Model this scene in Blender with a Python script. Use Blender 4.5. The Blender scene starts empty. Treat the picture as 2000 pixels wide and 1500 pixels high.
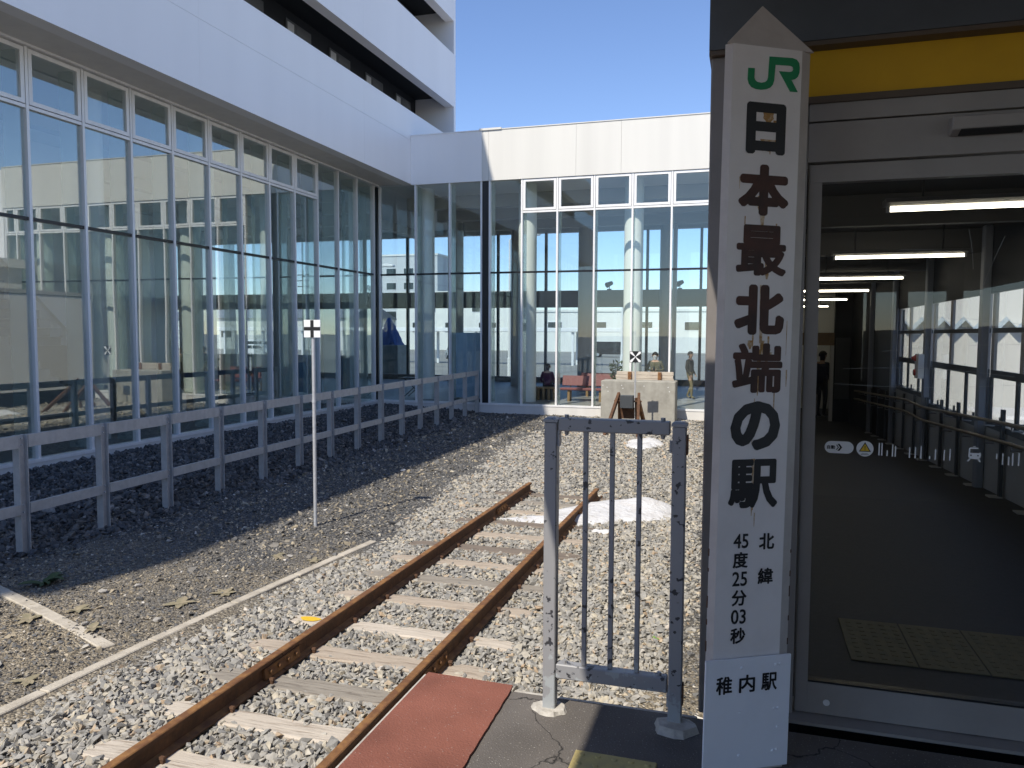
import bpy, bmesh, math, random
import numpy as np
from mathutils import Matrix, Vector

random.seed(7)
rng = np.random.default_rng(7)
sc = bpy.context.scene
COL = sc.collection
R = math.radians

# ------------------------------------------------------------------ camera
cam_d = bpy.data.cameras.new('camera')
cam = bpy.data.objects.new('camera', cam_d)
COL.objects.link(cam)
yaw, pitch, roll = .2959, -.06426, .00424
f = Vector((-math.sin(yaw)*math.cos(pitch), math.cos(yaw)*math.cos(pitch), math.sin(pitch)))
r0 = Vector((math.cos(yaw), math.sin(yaw), 0)); u0 = r0.cross(f)
rr = math.cos(roll)*r0+math.sin(roll)*u0; uu = -math.sin(roll)*r0+math.cos(roll)*u0
M = Matrix((rr, uu, -f)).transposed().to_4x4()
M.translation = (0, 0, 1.55)
cam.matrix_world = M
cam_d.sensor_width = 36; cam_d.lens = 1510.6/2000*36
cam_d.clip_start = .05; cam_d.clip_end = 3000
sc.camera = cam

# ------------------------------------------------------------------ sky, sun, exposure
to_sun = Vector((-.245, -.80, 1.0)).normalized()
elev = math.asin(to_sun.z); azim = math.atan2(to_sun.x, to_sun.y)
w = bpy.data.worlds.new('World'); sc.world = w; w.use_nodes = True
nt = w.node_tree
sky = nt.nodes.new('ShaderNodeTexSky'); sky.sky_type = 'NISHITA'; sky.sun_disc = False
sky.sun_elevation = elev; sky.sun_rotation = azim
sky.air_density = 1.0; sky.dust_density = .0; sky.ozone_density = 4.5; sky.altitude = 10
grade = nt.nodes.new('ShaderNodeVectorMath'); grade.operation = 'MULTIPLY'; grade.inputs[1].default_value = (.72, .70, .76)   # even white balance of the whole sky
nt.links.new(sky.outputs[0], grade.inputs[0]); nt.links.new(grade.outputs[0], nt.nodes['Background'].inputs[0])
nt.nodes['Background'].inputs[1].default_value = .118
sd = bpy.data.lights.new('sun', 'SUN'); sd.energy = 2.65; sd.angle = R(.55); sd.color = (1, .93, .81)
sun = bpy.data.objects.new('sun', sd); COL.objects.link(sun)
sun.rotation_euler = to_sun.to_track_quat('Z', 'Y').to_euler(); sun.location = (-10, -20, 40)
vs = sc.view_settings
sc.display_settings.display_device = 'sRGB'
vs.view_transform = 'Standard'; vs.look = 'None'; vs.exposure = 1.05; vs.gamma = 1
vs.use_curve_mapping = False
sc.cycles.use_denoising = True
sc.cycles.max_bounces = 12; sc.cycles.transparent_max_bounces = 24; sc.cycles.glossy_bounces = 4
sc.cycles.sample_clamp_indirect = 6
sc.cycles.caustics_reflective = False; sc.cycles.caustics_refractive = False

# ------------------------------------------------------------------ materials
MATS = {}
def mat(name, col, rough=.6, metal=0., noise=None, bump=None, streak=None, spec=.5):
    """noise=(scale, other colour, low, high); bump=(scale, distance); streak=(scale, amount)"""
    m = bpy.data.materials.new(name); m.use_nodes = True; MATS[name] = m
    n, l = m.node_tree.nodes, m.node_tree.links
    b = n['Principled BSDF']
    b.inputs['Base Color'].default_value = (*col, 1)
    b.inputs['Roughness'].default_value = rough; b.inputs['Metallic'].default_value = metal
    b.inputs['Specular IOR Level'].default_value = spec
    tc = n.new('ShaderNodeTexCoord'); last = None
    if noise:
        t = n.new('ShaderNodeTexNoise'); t.inputs['Scale'].default_value = noise[0]
        t.inputs['Detail'].default_value = 6; t.inputs['Roughness'].default_value = .65
        l.new(tc.outputs['Object'], t.inputs['Vector'])
        rp = n.new('ShaderNodeValToRGB')
        rp.color_ramp.elements[0].position = noise[2]; rp.color_ramp.elements[1].position = noise[3]
        rp.color_ramp.elements[0].color = (*col, 1); rp.color_ramp.elements[1].color = (*noise[1], 1)
        l.new(t.outputs['Fac'], rp.inputs[0]); last = rp.outputs[0]
    if streak:
        mp = n.new('ShaderNodeMapping'); mp.inputs['Scale'].default_value = streak[2] if len(streak) > 2 else (1, 1, .06)
        l.new(tc.outputs['Object'], mp.inputs[0])
        t = n.new('ShaderNodeTexNoise'); t.inputs['Scale'].default_value = streak[0]; t.inputs['Detail'].default_value = 5
        l.new(mp.outputs[0], t.inputs['Vector'])
        mr = n.new('ShaderNodeMapRange'); mr.inputs[1].default_value = .35; mr.inputs[2].default_value = .7
        mr.inputs[3].default_value = 1; mr.inputs[4].default_value = 1-streak[1]
        l.new(t.outputs['Fac'], mr.inputs[0])
        mx = n.new('ShaderNodeVectorMath'); mx.operation = 'SCALE'
        if last: l.new(last, mx.inputs[0])
        else: mx.inputs[0].default_value = col
        l.new(mr.outputs[0], mx.inputs['Scale']); last = mx.outputs[0]
    if last: l.new(last, b.inputs['Base Color'])
    if bump:
        t = n.new('ShaderNodeTexNoise'); t.inputs['Scale'].default_value = bump[0]; t.inputs['Detail'].default_value = 8
        l.new(tc.outputs['Object'], t.inputs['Vector'])
        bp = n.new('ShaderNodeBump'); bp.inputs['Distance'].default_value = bump[1]
        l.new(t.outputs['Fac'], bp.inputs['Height']); l.new(bp.outputs[0], b.inputs['Normal'])
    return m

def ramp(m, stops):
    rp = m.node_tree.nodes.new('ShaderNodeValToRGB')
    e = rp.color_ramp.elements
    while len(e) < len(stops): e.new(.5)
    for i, (p, c) in enumerate(stops):
        e[i].position = p; e[i].color = (*c, 1)
    return rp

def stone_mat(name, stops, rough=.85):
    m = mat(name, (.3, .3, .3), rough, bump=(90, .0015), spec=.25)
    n, l = m.node_tree.nodes, m.node_tree.links
    g = n.new('ShaderNodeNewGeometry'); rp = ramp(m, stops)
    l.new(g.outputs['Random Per Island'], rp.inputs[0])
    t = n.new('ShaderNodeTexNoise'); t.inputs['Scale'].default_value = 25; t.inputs['Detail'].default_value = 4
    tc = n.new('ShaderNodeTexCoord'); l.new(tc.outputs['Object'], t.inputs['Vector'])
    mr = n.new('ShaderNodeMapRange'); mr.inputs[1].default_value = .3; mr.inputs[2].default_value = .7
    mr.inputs[3].default_value = .78; mr.inputs[4].default_value = 1.2
    l.new(t.outputs['Fac'], mr.inputs[0])
    mx = n.new('ShaderNodeVectorMath'); mx.operation = 'SCALE'
    l.new(rp.outputs[0], mx.inputs[0]); l.new(mr.outputs[0], mx.inputs['Scale'])
    l.new(mx.outputs[0], n['Principled BSDF'].inputs['Base Color'])
    return m

def glass_mat(name, tint, boost=.04):
    """thin architectural glass: transparent plus mirror, Schlick reflectance per face"""
    m = bpy.data.materials.new(name); m.use_nodes = True; MATS[name] = m
    n, l = m.node_tree.nodes, m.node_tree.links
    n.clear()
    out = n.new('ShaderNodeOutputMaterial'); mix = n.new('ShaderNodeMixShader')
    tr = n.new('ShaderNodeBsdfTransparent'); tr.inputs[0].default_value = (*tint, 1)
    gl = n.new('ShaderNodeBsdfGlossy'); gl.inputs['Roughness'].default_value = 0; gl.inputs[0].default_value = (.93, .98, .95, 1)
    g = n.new('ShaderNodeNewGeometry'); dt = n.new('ShaderNodeVectorMath'); dt.operation = 'DOT_PRODUCT'
    l.new(g.outputs['Normal'], dt.inputs[0]); l.new(g.outputs['Incoming'], dt.inputs[1])
    def mth(op, a, b=None):
        k = n.new('ShaderNodeMath'); k.operation = op
        for i, v in enumerate((a, b)):
            if v is None: continue
            if isinstance(v, (int, float)): k.inputs[i].default_value = v
            else: l.new(v, k.inputs[i])
        return k.outputs[0]
    c = mth('ABSOLUTE', dt.outputs['Value']); c = mth('SUBTRACT', 1.0, c); c = mth('POWER', c, 5.0)
    c = mth('MULTIPLY', c, 1-boost); c = mth('ADD', c, boost)
    tcn = n.new('ShaderNodeTexCoord'); oi = n.new('ShaderNodeObjectInfo'); ad = n.new('ShaderNodeVectorMath'); ad.operation = 'ADD'
    sc_ = n.new('ShaderNodeVectorMath'); sc_.operation = 'SCALE'; sc_.inputs[0].default_value = (37, 53, 71); l.new(oi.outputs['Random'], sc_.inputs['Scale'])
    l.new(tcn.outputs['Object'], ad.inputs[0]); l.new(sc_.outputs[0], ad.inputs[1])
    nz = n.new('ShaderNodeTexNoise'); nz.inputs['Scale'].default_value = .55; nz.inputs['Detail'].default_value = 1; l.new(ad.outputs[0], nz.inputs['Vector'])
    sb = n.new('ShaderNodeVectorMath'); sb.operation = 'SUBTRACT'; sb.inputs[1].default_value = (.5, .5, .5); l.new(nz.outputs['Color'], sb.inputs[0])
    ma = n.new('ShaderNodeVectorMath'); ma.operation = 'MULTIPLY_ADD'; ma.inputs[1].default_value = (.0035, .0035, .0035); l.new(sb.outputs[0], ma.inputs[0]); l.new(g.outputs['Normal'], ma.inputs[2])
    nn = n.new('ShaderNodeVectorMath'); nn.operation = 'NORMALIZE'; l.new(ma.outputs[0], nn.inputs[0]); l.new(nn.outputs[0], gl.inputs['Normal'])
    l.new(c, mix.inputs[0]); l.new(tr.outputs[0], mix.inputs[1]); l.new(gl.outputs[0], mix.inputs[2])
    l.new(mix.outputs[0], out.inputs[0])
    return m

def emit_mat(name, col, strength):
    m = bpy.data.materials.new(name); m.use_nodes = True; MATS[name] = m
    b = m.node_tree.nodes['Principled BSDF']
    b.inputs['Base Color'].default_value = (.8, .8, .8, 1)
    b.inputs['Emission Color'].default_value = (*col, 1); b.inputs['Emission Strength'].default_value = strength
    return m

mat('white_panel', (.90, .88, .87), .42, streak=(1.2, .035))
mat('white_panel_sunlit', (.70, .685, .64), .45, streak=(1.6, .09))  # sunlit copy of the white panel, toned down against the sun; heavier streaks
mat('soffit', (.80, .77, .72), .6, noise=(3, (.74, .71, .67), .4, .7))
mat('plinth', (.70, .68, .65), .6, streak=(3, .10))
mat('aluminium', (.86, .85, .84), .4, .1, streak=(6, .10))
mat('aluminium_satin', (.33, .31, .295), .5, .15, noise=(4, (.285, .267, .255), .35, .75))
mat('black_trim', (.012, .013, .016), .35)
mat('dark_recess', (.010, .012, .016), .7)
mat('recess_frame', (.10, .105, .11), .5)
mat('recess_pane', (.16, .165, .17), .15)
mat('hall_white', (.84, .85, .83), .6)
mat('hall_grey', (.52, .53, .53), .6)
mat('hall_beam', (.22, .21, .20), .6)
mat('hall_floor', (.30, .295, .28), .45, noise=(.8, (.26, .255, .245), .35, .65))
mat('column_paint', (.78, .82, .80), .45)
mat('column_dark', (.46, .46, .45), .55)
glass_mat('facade_glass', (.96, .98, .97), .055)
glass_mat('coated_glass', (.96, .98, .97), .21)
glass_mat('opposite_glass', (.86, .93, .965), .05)
glass_mat('clear_glass', (.985, .99, .99), .035)
glass_mat('door_glass', (.97, .98, .98), .03)
mat('rust', (.15, .066, .027), .8, noise=(9, (.30, .150, .048), .42, .68), bump=(70, .002))
mat('rust_dark', (.075, .037, .020), .85, noise=(12, (.14, .066, .030), .4, .7), bump=(60, .003))
mat('galvanised', (.42, .42, .415), .5, .1, noise=(9, (.52, .52, .51), .35, .7), streak=(14, .12, (1, 1, .3)))
mat('pole_grey', (.55, .56, .58), .45, .3, noise=(20, (.45, .46, .47), .4, .7))
mat('concrete', (.40, .385, .34), .85, noise=(3.5, (.29, .275, .24), .4, .72), bump=(40, .003), streak=(3, .25, (1, 1, .12)))
mat('kerb_concrete', (.50, .45, .37), .9, noise=(6, (.34, .30, .24), .42, .7), bump=(50, .005))
mat('pale_mortar', (.52, .49, .44), .9, noise=(18, (.36, .33, .29), .4, .7), bump=(40, .006))
mat('white_plate', (.82, .82, .82), .4)
mat('black_plate', (.01, .01, .01), .5)
mat('snow', (.60, .60, .61), .75, noise=(5, (.47, .45, .43), .46, .74), bump=(16, .03))
mat('yellow_tile', (.50, .40, .15), .75, noise=(14, (.38, .31, .15), .4, .7), bump=(60, .002))
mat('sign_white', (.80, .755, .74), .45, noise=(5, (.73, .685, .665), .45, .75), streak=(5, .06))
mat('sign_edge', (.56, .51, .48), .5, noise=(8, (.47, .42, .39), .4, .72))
mat('plate_white', (.84, .85, .90), .38, noise=(3, (.77, .78, .82), .45, .75))
mat('letter_black', (.009, .008, .010), .45)
mat('letter_brown', (.075, .026, .016), .6, noise=(9, (.035, .015, .011), .4, .65))
mat('letter_green', (.004, .23, .085), .45)
mat('rust_stain', (.40, .22, .07), .8, noise=(40, (.66, .55, .42), .42, .62))
mat('slate_paint', (.085, .098, .115), .5, noise=(3, (.07, .08, .09), .4, .7))
mat('brown_trim', (.10, .075, .055), .6)
mat('yellow_band', (.66, .375, .010), .5, noise=(4, (.60, .335, .010), .4, .7))
mat('taupe_paint', (.22, .20, .19), .5, noise=(5, (.18, .165, .155), .4, .7))
mat('blue_grey_paint', (.25, .27, .32), .5)
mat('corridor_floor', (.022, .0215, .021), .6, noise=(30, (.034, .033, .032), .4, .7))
mat('dimmed_tile', (.24, .195, .10), .8, noise=(14, (.18, .15, .085), .4, .7))  # yellow tile darkened, the corridor's shade put into its colour
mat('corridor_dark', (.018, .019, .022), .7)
mat('dado', (.42, .42, .42), .6)
mat('screen_pale', (.55, .54, .52), .6)
mat('window_mullion', (.42, .38, .35), .5)
mat('dark_frame', (.055, .060, .065), .45)
mat('light_housing', (.20, .195, .185), .5)
mat('beam_grey', (.085, .085, .085), .6)
emit_mat('tube_light', (1, .90, .70), 5.0)
m_ = glass_mat('glass_fin', (.93, .97, .955), .04)
n_ = m_.node_tree.nodes; df = n_.new('ShaderNodeBsdfDiffuse'); df.inputs[0].default_value = (.70, .80, .77, 1); mx_ = n_.new('ShaderNodeMixShader'); mx_.inputs[0].default_value = .32
ou = [k for k in n_ if k.type == 'OUTPUT_MATERIAL'][0]; sh = ou.inputs[0].links[0].from_socket
m_.node_tree.links.new(sh, mx_.inputs[1]); m_.node_tree.links.new(df.outputs[0], mx_.inputs[2]); m_.node_tree.links.new(mx_.outputs[0], ou.inputs[0])
mat('handrail', (.20, .155, .105), .4)
mat('white_gloss', (.78, .78, .78), .3)
mat('warning_yellow', (.75, .48, .03), .4)
mat('alarm_red', (.55, .03, .02), .35)
mat('maroon', (.235, .085, .085), .45)
mat('wood_bench', (.33, .21, .10), .5, streak=(9, .3, (1, .1, 1)))
mat('blue_vinyl', (.10, .17, .36), .6)
mat('blue_tarp', (.025, .085, .30), .5)
mat('board_blue', (.33, .45, .55), .4, noise=(3, (.25, .36, .46), .4, .7))
mat('navy', (.02, .025, .05), .8)
mat('skin', (.45, .28, .20), .6)
mat('hair', (.012, .010, .009), .6)
mat('cloth_dark', (.025, .024, .022), .85)
mat('cloth_olive', (.10, .095, .06), .85)
mat('cloth_purple', (.075, .018, .06), .85)
mat('cloth_khaki', (.20, .17, .10), .85)
mat('mask_white', (.75, .77, .78), .7)
mat('leaf', (.055, .085, .03), .7)
mat('leaf_dry', (.30, .25, .165), .8, noise=(15, (.21, .19, .115), .4, .7))
mat('leaf_fresh', (.16, .30, .05), .7)
mat('car_white', (.78, .78, .78), .25)
mat('car_black', (.012, .014, .018), .18)
mat('car_silver', (.42, .45, .47), .25, .4)
mat('car_glass', (.02, .028, .032), .08)
mat('tyre', (.012, .012, .012), .8)
mat('house_white', (.74, .73, .68), .7, streak=(.5, .06))
mat('house_roof', (.20, .22, .25), .6)
mat('awning_blue', (.35, .43, .50), .5)
mat('street_asphalt', (.27, .26, .235), .9, noise=(.25, (.22, .21, .19), .4, .7))
mat('canopy_paint', (.50, .49, .47), .6)

# weathered sleepers
def sleeper_mat(name, a, b):
    m = mat(name, a, .9, streak=None)
    n, l = m.node_tree.nodes, m.node_tree.links
    tc = n.new('ShaderNodeTexCoord'); mp = n.new('ShaderNodeMapping'); mp.inputs['Scale'].default_value = (.7, 9, 9)
    l.new(tc.outputs['Object'], mp.inputs[0])
    t = n.new('ShaderNodeTexNoise'); t.inputs['Scale'].default_value = 5; t.inputs['Detail'].default_value = 9; t.inputs['Roughness'].default_value = .7
    l.new(mp.outputs[0], t.inputs['Vector'])
    rp = ramp(m, [(.30, b), (.47, a), (.75, tuple(min(.82, x*1.25) for x in a))]); l.new(t.outputs['Fac'], rp.inputs[0])
    l.new(rp.outputs[0], n['Principled BSDF'].inputs['Base Color'])
    bp = n.new('ShaderNodeBump'); bp.inputs['Distance'].default_value = .012; bp.inputs['Strength'].default_value = .8
    l.new(t.outputs['Fac'], bp.inputs['Height']); l.new(bp.outputs[0], n['Principled BSDF'].inputs['Normal'])
sleeper_mat('wood_bleached', (.40, .335, .265), (.17, .12, .085))
sleeper_mat('wood_grey', (.27, .24, .20), (.10, .078, .06))
sleeper_mat('wood_pale', (.50, .44, .365), (.23, .17, .12))
sleeper_mat('wood_dark', (.185, .15, .12), (.07, .05, .04))

# gravels
stone_mat('ballast_stone', [(0, (.22, .213, .20)), (.2, (.29, .28, .258)), (.5, (.345, .328, .295)), (.74, (.39, .363, .313)), (.92, (.44, .39, .30)), (.985, (.40, .29, .19)), (1, (.49, .46, .41))])
stone_mat('dark_stone', [(0, (.06, .059, .06)), (.45, (.10, .098, .098)), (.8, (.145, .14, .135)), (.93, (.20, .175, .15)), (1, (.32, .30, .28))], .7)
stone_mat('pebble', [(0, (.085, .085, .087)), (.40, (.15, .147, .142)), (.66, (.22, .20, .17)), (.86, (.31, .26, .18)), (.96, (.40, .345, .26)), (1, (.60, .57, .52))])

def gravel_sheet(name, stops, scale, bump):
    m = mat(name, (.2, .2, .2), .95, spec=.2)
    n, l = m.node_tree.nodes, m.node_tree.links
    tc = n.new('ShaderNodeTexCoord'); v = n.new('ShaderNodeTexVoronoi'); v.inputs['Scale'].default_value = scale
    l.new(tc.outputs['Object'], v.inputs['Vector'])
    sp = n.new('ShaderNodeSeparateColor'); l.new(v.outputs['Color'], sp.inputs[0])
    rp = ramp(m, stops); l.new(sp.outputs[0], rp.inputs[0])
    l.new(rp.outputs[0], n['Principled BSDF'].inputs['Base Color'])
    bp = n.new('ShaderNodeBump'); bp.inputs['Distance'].default_value = bump; bp.invert = True
    l.new(v.outputs['Distance'], bp.inputs['Height']); l.new(bp.outputs[0], n['Principled BSDF'].inputs['Normal'])
    return m
gravel_sheet('ballast_bed', [(0, (.12, .12, .117)), (.5, (.22, .215, .20)), (1, (.31, .30, .28))], 28, .03)

# mixed yard gravel: dark crushed stone giving way to sandy brown near the platform
def yard_material():
    m = gravel_sheet('yard_gravel', [(0, (.045, .045, .047)), (.45, (.095, .095, .096)), (.8, (.15, .147, .14)), (.95, (.24, .225, .20)), (1, (.42, .40, .37))], 52, .018)
    n, l = m.node_tree.nodes, m.node_tree.links
    b = n['Principled BSDF']; dark = b.inputs['Base Color'].links[0].from_socket
    v = [k for k in n if k.type == 'TEX_VORONOI'][0]; sp = [k for k in n if k.type == 'SEPARATE_COLOR'][0]
    sand = ramp(m, [(0, (.12, .105, .085)), (.4, (.22, .185, .135)), (.75, (.31, .26, .185)), (.94, (.42, .36, .265)), (1, (.55, .5, .43))])
    l.new(sp.outputs[1], sand.inputs[0])
    tc = [k for k in n if k.type == 'TEX_COORD'][0]
    sx = n.new('ShaderNodeSeparateXYZ'); l.new(tc.outputs['Object'], sx.inputs[0])
    t = n.new('ShaderNodeTexNoise'); t.inputs['Scale'].default_value = .7; t.inputs['Detail'].default_value = 5
    l.new(tc.outputs['Object'], t.inputs['Vector'])
    mr = n.new('ShaderNodeMapRange'); mr.inputs[1].default_value = 9.2; mr.inputs[2].default_value = 5.6; mr.inputs[3].default_value = -.25; mr.inputs[4].default_value = .8
    l.new(sx.outputs['Y'], mr.inputs[0])
    ad = n.new('ShaderNodeMath'); ad.operation = 'ADD'; l.new(mr.outputs[0], ad.inputs[0])
    s2 = n.new('ShaderNodeMapRange'); s2.inputs[1].default_value = .35; s2.inputs[2].default_value = .65; s2.inputs[3].default_value = -.35; s2.inputs[4].default_value = .35
    l.new(t.outputs['Fac'], s2.inputs[0]); l.new(s2.outputs[0], ad.inputs[1]); ad.use_clamp = True
    mx = n.new('ShaderNodeMix'); mx.data_type = 'RGBA'
    l.new(ad.outputs[0], mx.inputs[0]); l.new(dark, mx.inputs[6]); l.new(sand.outputs[0], mx.inputs[7])
    l.new(mx.outputs[2], b.inputs['Base Color'])
yard_material()

def asphalt_material(name, base, speck, specks=.68, cracks=True):
    m = mat(name, base, .9, spec=.3)
    n, l = m.node_tree.nodes, m.node_tree.links; b = n['Principled BSDF']
    tc = n.new('ShaderNodeTexCoord')
    a = n.new('ShaderNodeTexNoise'); a.inputs['Scale'].default_value = 2.2; a.inputs['Detail'].default_value = 7
    l.new(tc.outputs['Object'], a.inputs['Vector'])
    rp = ramp(m, [(.3, tuple(x*.72 for x in base)), (.7, tuple(x*1.3 for x in base))]); l.new(a.outputs['Fac'], rp.inputs[0])
    v = n.new('ShaderNodeTexNoise'); v.inputs['Scale'].default_value = 130; v.inputs['Detail'].default_value = 2
    l.new(tc.outputs['Object'], v.inputs['Vector'])
    r2 = ramp(m, [(specks, (0, 0, 0)), (specks+.035, (1, 1, 1))]); l.new(v.outputs['Fac'], r2.inputs[0])
    mx = n.new('ShaderNodeMix'); mx.data_type = 'RGBA'; mx.inputs[7].default_value = (*speck, 1)
    l.new(r2.outputs[0], mx.inputs[0]); l.new(rp.outputs[0], mx.inputs[6]); last = mx.outputs[2]
    if cracks:
        wn = n.new('ShaderNodeTexNoise'); wn.inputs['Scale'].default_value = 3; wn.inputs['Detail'].default_value = 5
        l.new(tc.outputs['Object'], wn.inputs['Vector'])
        va = n.new('ShaderNodeVectorMath'); va.operation = 'MULTIPLY_ADD'; va.inputs[1].default_value = (.45, .45, .45)
        l.new(wn.outputs['Color'], va.inputs[0]); l.new(tc.outputs['Object'], va.inputs[2])
        vo = n.new('ShaderNodeTexVoronoi'); vo.feature = 'DISTANCE_TO_EDGE'; vo.inputs['Scale'].default_value = 1.7
        l.new(va.outputs[0], vo.inputs['Vector'])
        r3 = ramp(m, [(.0, (1, 1, 1)), (.009, (0, 0, 0))]); l.new(vo.outputs['Distance'], r3.inputs[0])
        m2 = n.new('ShaderNodeMix'); m2.data_type = 'RGBA'; m2.inputs[7].default_value = (.012, .012, .012, 1)
        l.new(r3.outputs[0], m2.inputs[0]); l.new(last, m2.inputs[6]); last = m2.outputs[2]
    l.new(last, b.inputs['Base Color'])
    bp = n.new('ShaderNodeBump'); bp.inputs['Distance'].default_value = .004
    l.new(v.outputs['Fac'], bp.inputs['Height']); l.new(bp.outputs[0], b.inputs['Normal'])
asphalt_material('platform_asphalt', (.125, .112, .102), (.38, .36, .32), .665)
asphalt_material('red_paving', (.215, .082, .058), (.38, .27, .23), .70, False)

# chipped grey paint of the barrier
def chipped():
    m = mat('chipped_grey_paint', (.15, .155, .175), .42)
    n, l = m.node_tree.nodes, m.node_tree.links; b = n['Principled BSDF']
    tc = n.new('ShaderNodeTexCoord')
    t = n.new('ShaderNodeTexNoise'); t.inputs['Scale'].default_value = 26; t.inputs['Detail'].default_value = 6; t.inputs['Roughness'].default_value = .55
    l.new(tc.outputs['Object'], t.inputs['Vector'])
    r1 = ramp(m, [(.61, (.28, .28, .29)), (.625, (.04, .041, .047))]); l.new(t.outputs['Fac'], r1.inputs[0])
    sx = n.new('ShaderNodeSeparateXYZ'); l.new(tc.outputs['Object'], sx.inputs[0])
    # towards the feet the paint has worn to bare zinc
    mr = n.new('ShaderNodeMapRange'); mr.inputs[1].default_value = .35; mr.inputs[2].default_value = .05; mr.inputs[3].default_value = -.25; mr.inputs[4].default_value = .12
    l.new(sx.outputs['Z'], mr.inputs[0])
    t2 = n.new('ShaderNodeTexNoise'); t2.inputs['Scale'].default_value = 18; t2.inputs['Detail'].default_value = 5; l.new(tc.outputs['Object'], t2.inputs['Vector'])
    ad = n.new('ShaderNodeMath'); ad.operation = 'ADD'; l.new(t2.outputs['Fac'], ad.inputs[0]); l.new(mr.outputs[0], ad.inputs[1])
    r2 = ramp(m, [(.54, (0, 0, 0)), (.57, (1, 1, 1))]); l.new(ad.outputs[0], r2.inputs[0])
    mx = n.new('ShaderNodeMix'); mx.data_type = 'RGBA'; mx.inputs[7].default_value = (.36, .38, .39, 1)
    l.new(r2.outputs[0], mx.inputs[0]); l.new(r1.outputs[0], mx.inputs[6]); l.new(mx.outputs[2], b.inputs['Base Color'])
    bp = n.new('ShaderNodeBump'); bp.inputs['Distance'].default_value = .002; bp.invert = True
    l.new(r1.outputs[0], bp.inputs['Height']); bp.invert = False; l.new(bp.outputs[0], b.inputs['Normal'])
chipped()

# ------------------------------------------------------------------ mesh helpers
class MB:
    def __init__(s): s.v = []; s.f = []; s.m = []; s.mi = 0
    def add(s, vs, fs):
        o = len(s.v); s.v += [tuple(v) for v in vs]; s.f += [tuple(i+o for i in q) for q in fs]; s.m += [s.mi]*len(fs); return s
    def box(s, x0, x1, y0, y1, z0, z1):
        return s.add([(x0,y0,z0),(x1,y0,z0),(x1,y1,z0),(x0,y1,z0),(x0,y0,z1),(x1,y0,z1),(x1,y1,z1),(x0,y1,z1)],
                     [(0,3,2,1),(4,5,6,7),(0,1,5,4),(1,2,6,5),(2,3,7,6),(3,0,4,7)])
    def prism(s, poly, a0, a1, axis):
        """extrude a 2D polygon along an axis; poly in the other two axes in xyz order"""
        n = len(poly)
        def P(p, a):
            return {'x': (a, p[0], p[1]), 'y': (p[0], a, p[1]), 'z': (p[0], p[1], a)}[axis]
        vs = [P(p, a0) for p in poly]+[P(p, a1) for p in poly]
        fs = [tuple(range(n))[::-1], tuple(range(n, 2*n))]+[(i, (i+1) % n, n+(i+1) % n, n+i) for i in range(n)]
        return s.add(vs, fs)
    def tube(s, pts, rad, n=10, cap=True):
        pts = [Vector(p) for p in pts]; rads = rad if isinstance(rad, (list, tuple)) else [rad]*len(pts)
        vs = []; fs = []; prev = None
        for i, p in enumerate(pts):
            d = (pts[min(i+1, len(pts)-1)]-pts[max(i-1, 0)]).normalized()
            if prev is None:
                a = d.orthogonal().normalized()
            else:
                a = (prev-d*prev.dot(d)).normalized()
            prev = a; b = d.cross(a)
            for k in range(n):
                t = 2*math.pi*k/n; vs.append(p+(a*math.cos(t)+b*math.sin(t))*rads[i])
        for i in range(len(pts)-1):
            for k in range(n):
                fs.append((i*n+k, i*n+(k+1) % n, (i+1)*n+(k+1) % n, (i+1)*n+k))
        if cap:
            fs.append(tuple(range(n))[::-1]); fs.append(tuple((len(pts)-1)*n+k for k in range(n)))
        return s.add(vs, fs)
    def bar(s, p, q, wx, wz, up=(0, 0, 1)):
        p, q = Vector(p), Vector(q); d = (q-p).normalized(); a = d.cross(Vector(up)).normalized(); b = a.cross(d)
        vs = [c+a*i*wx/2+b*j*wz/2 for c in (p, q) for i, j in ((-1,-1),(1,-1),(1,1),(-1,1))]
        return s.add(vs, [(0,1,2,3),(7,6,5,4),(0,4,5,1),(1,5,6,2),(2,6,7,3),(3,7,4,0)])
    def mesh(s, name, mats, bevel=0, smooth=False):
        me = bpy.data.meshes.new(name); me.from_pydata(s.v, [], s.f)
        mats = mats if isinstance(mats, (list, tuple)) else [mats]
        for k in mats: me.materials.append(MATS[k])
        if len(mats) > 1: me.polygons.foreach_set('material_index', s.m)
        bm = bmesh.new(); bm.from_mesh(me)
        bmesh.ops.recalc_face_normals(bm, faces=bm.faces)
        if bevel: bmesh.ops.bevel(bm, geom=bm.edges[:], offset=bevel, segments=1, affect='EDGES', profile=.7)
        if smooth:
            for q in bm.faces: q.smooth = True
            for e in bm.edges:
                if len(e.link_faces) == 2 and e.calc_face_angle(0) > .7: e.smooth = False
        bm.to_mesh(me); bm.free(); me.update()
        return me
    def build(s, name, mats, parent=None, **k):
        return link(name, s.mesh(name, mats, **k), parent)

def link(name, me, parent=None, loc=None, rz=0, scale=None):
    o = bpy.data.objects.new(name, me); COL.objects.link(o)
    if parent: o.parent = parent
    if loc: o.location = loc
    if rz: o.rotation_euler.z = rz
    if scale: o.scale = scale
    return o
def tag(o, label=None, cat=None, group=None, kind=None):
    if label: o['label'] = label
    if cat: o['category'] = cat
    if group: o['group'] = group
    if kind: o['kind'] = kind
    return o
def thing(name, label, cat, loc=(0, 0, 0), rz=0, group=None):
    o = bpy.data.objects.new(name, None); COL.objects.link(o); o.location = loc; o.rotation_euler.z = rz
    o.empty_display_size = .2
    return tag(o, label, cat, group)
def box(name, x0, x1, y0, y1, z0, z1, m, parent=None, bevel=0):
    return MB().box(x0, x1, y0, y1, z0, z1).build(name, m, parent, bevel=bevel)

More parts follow.
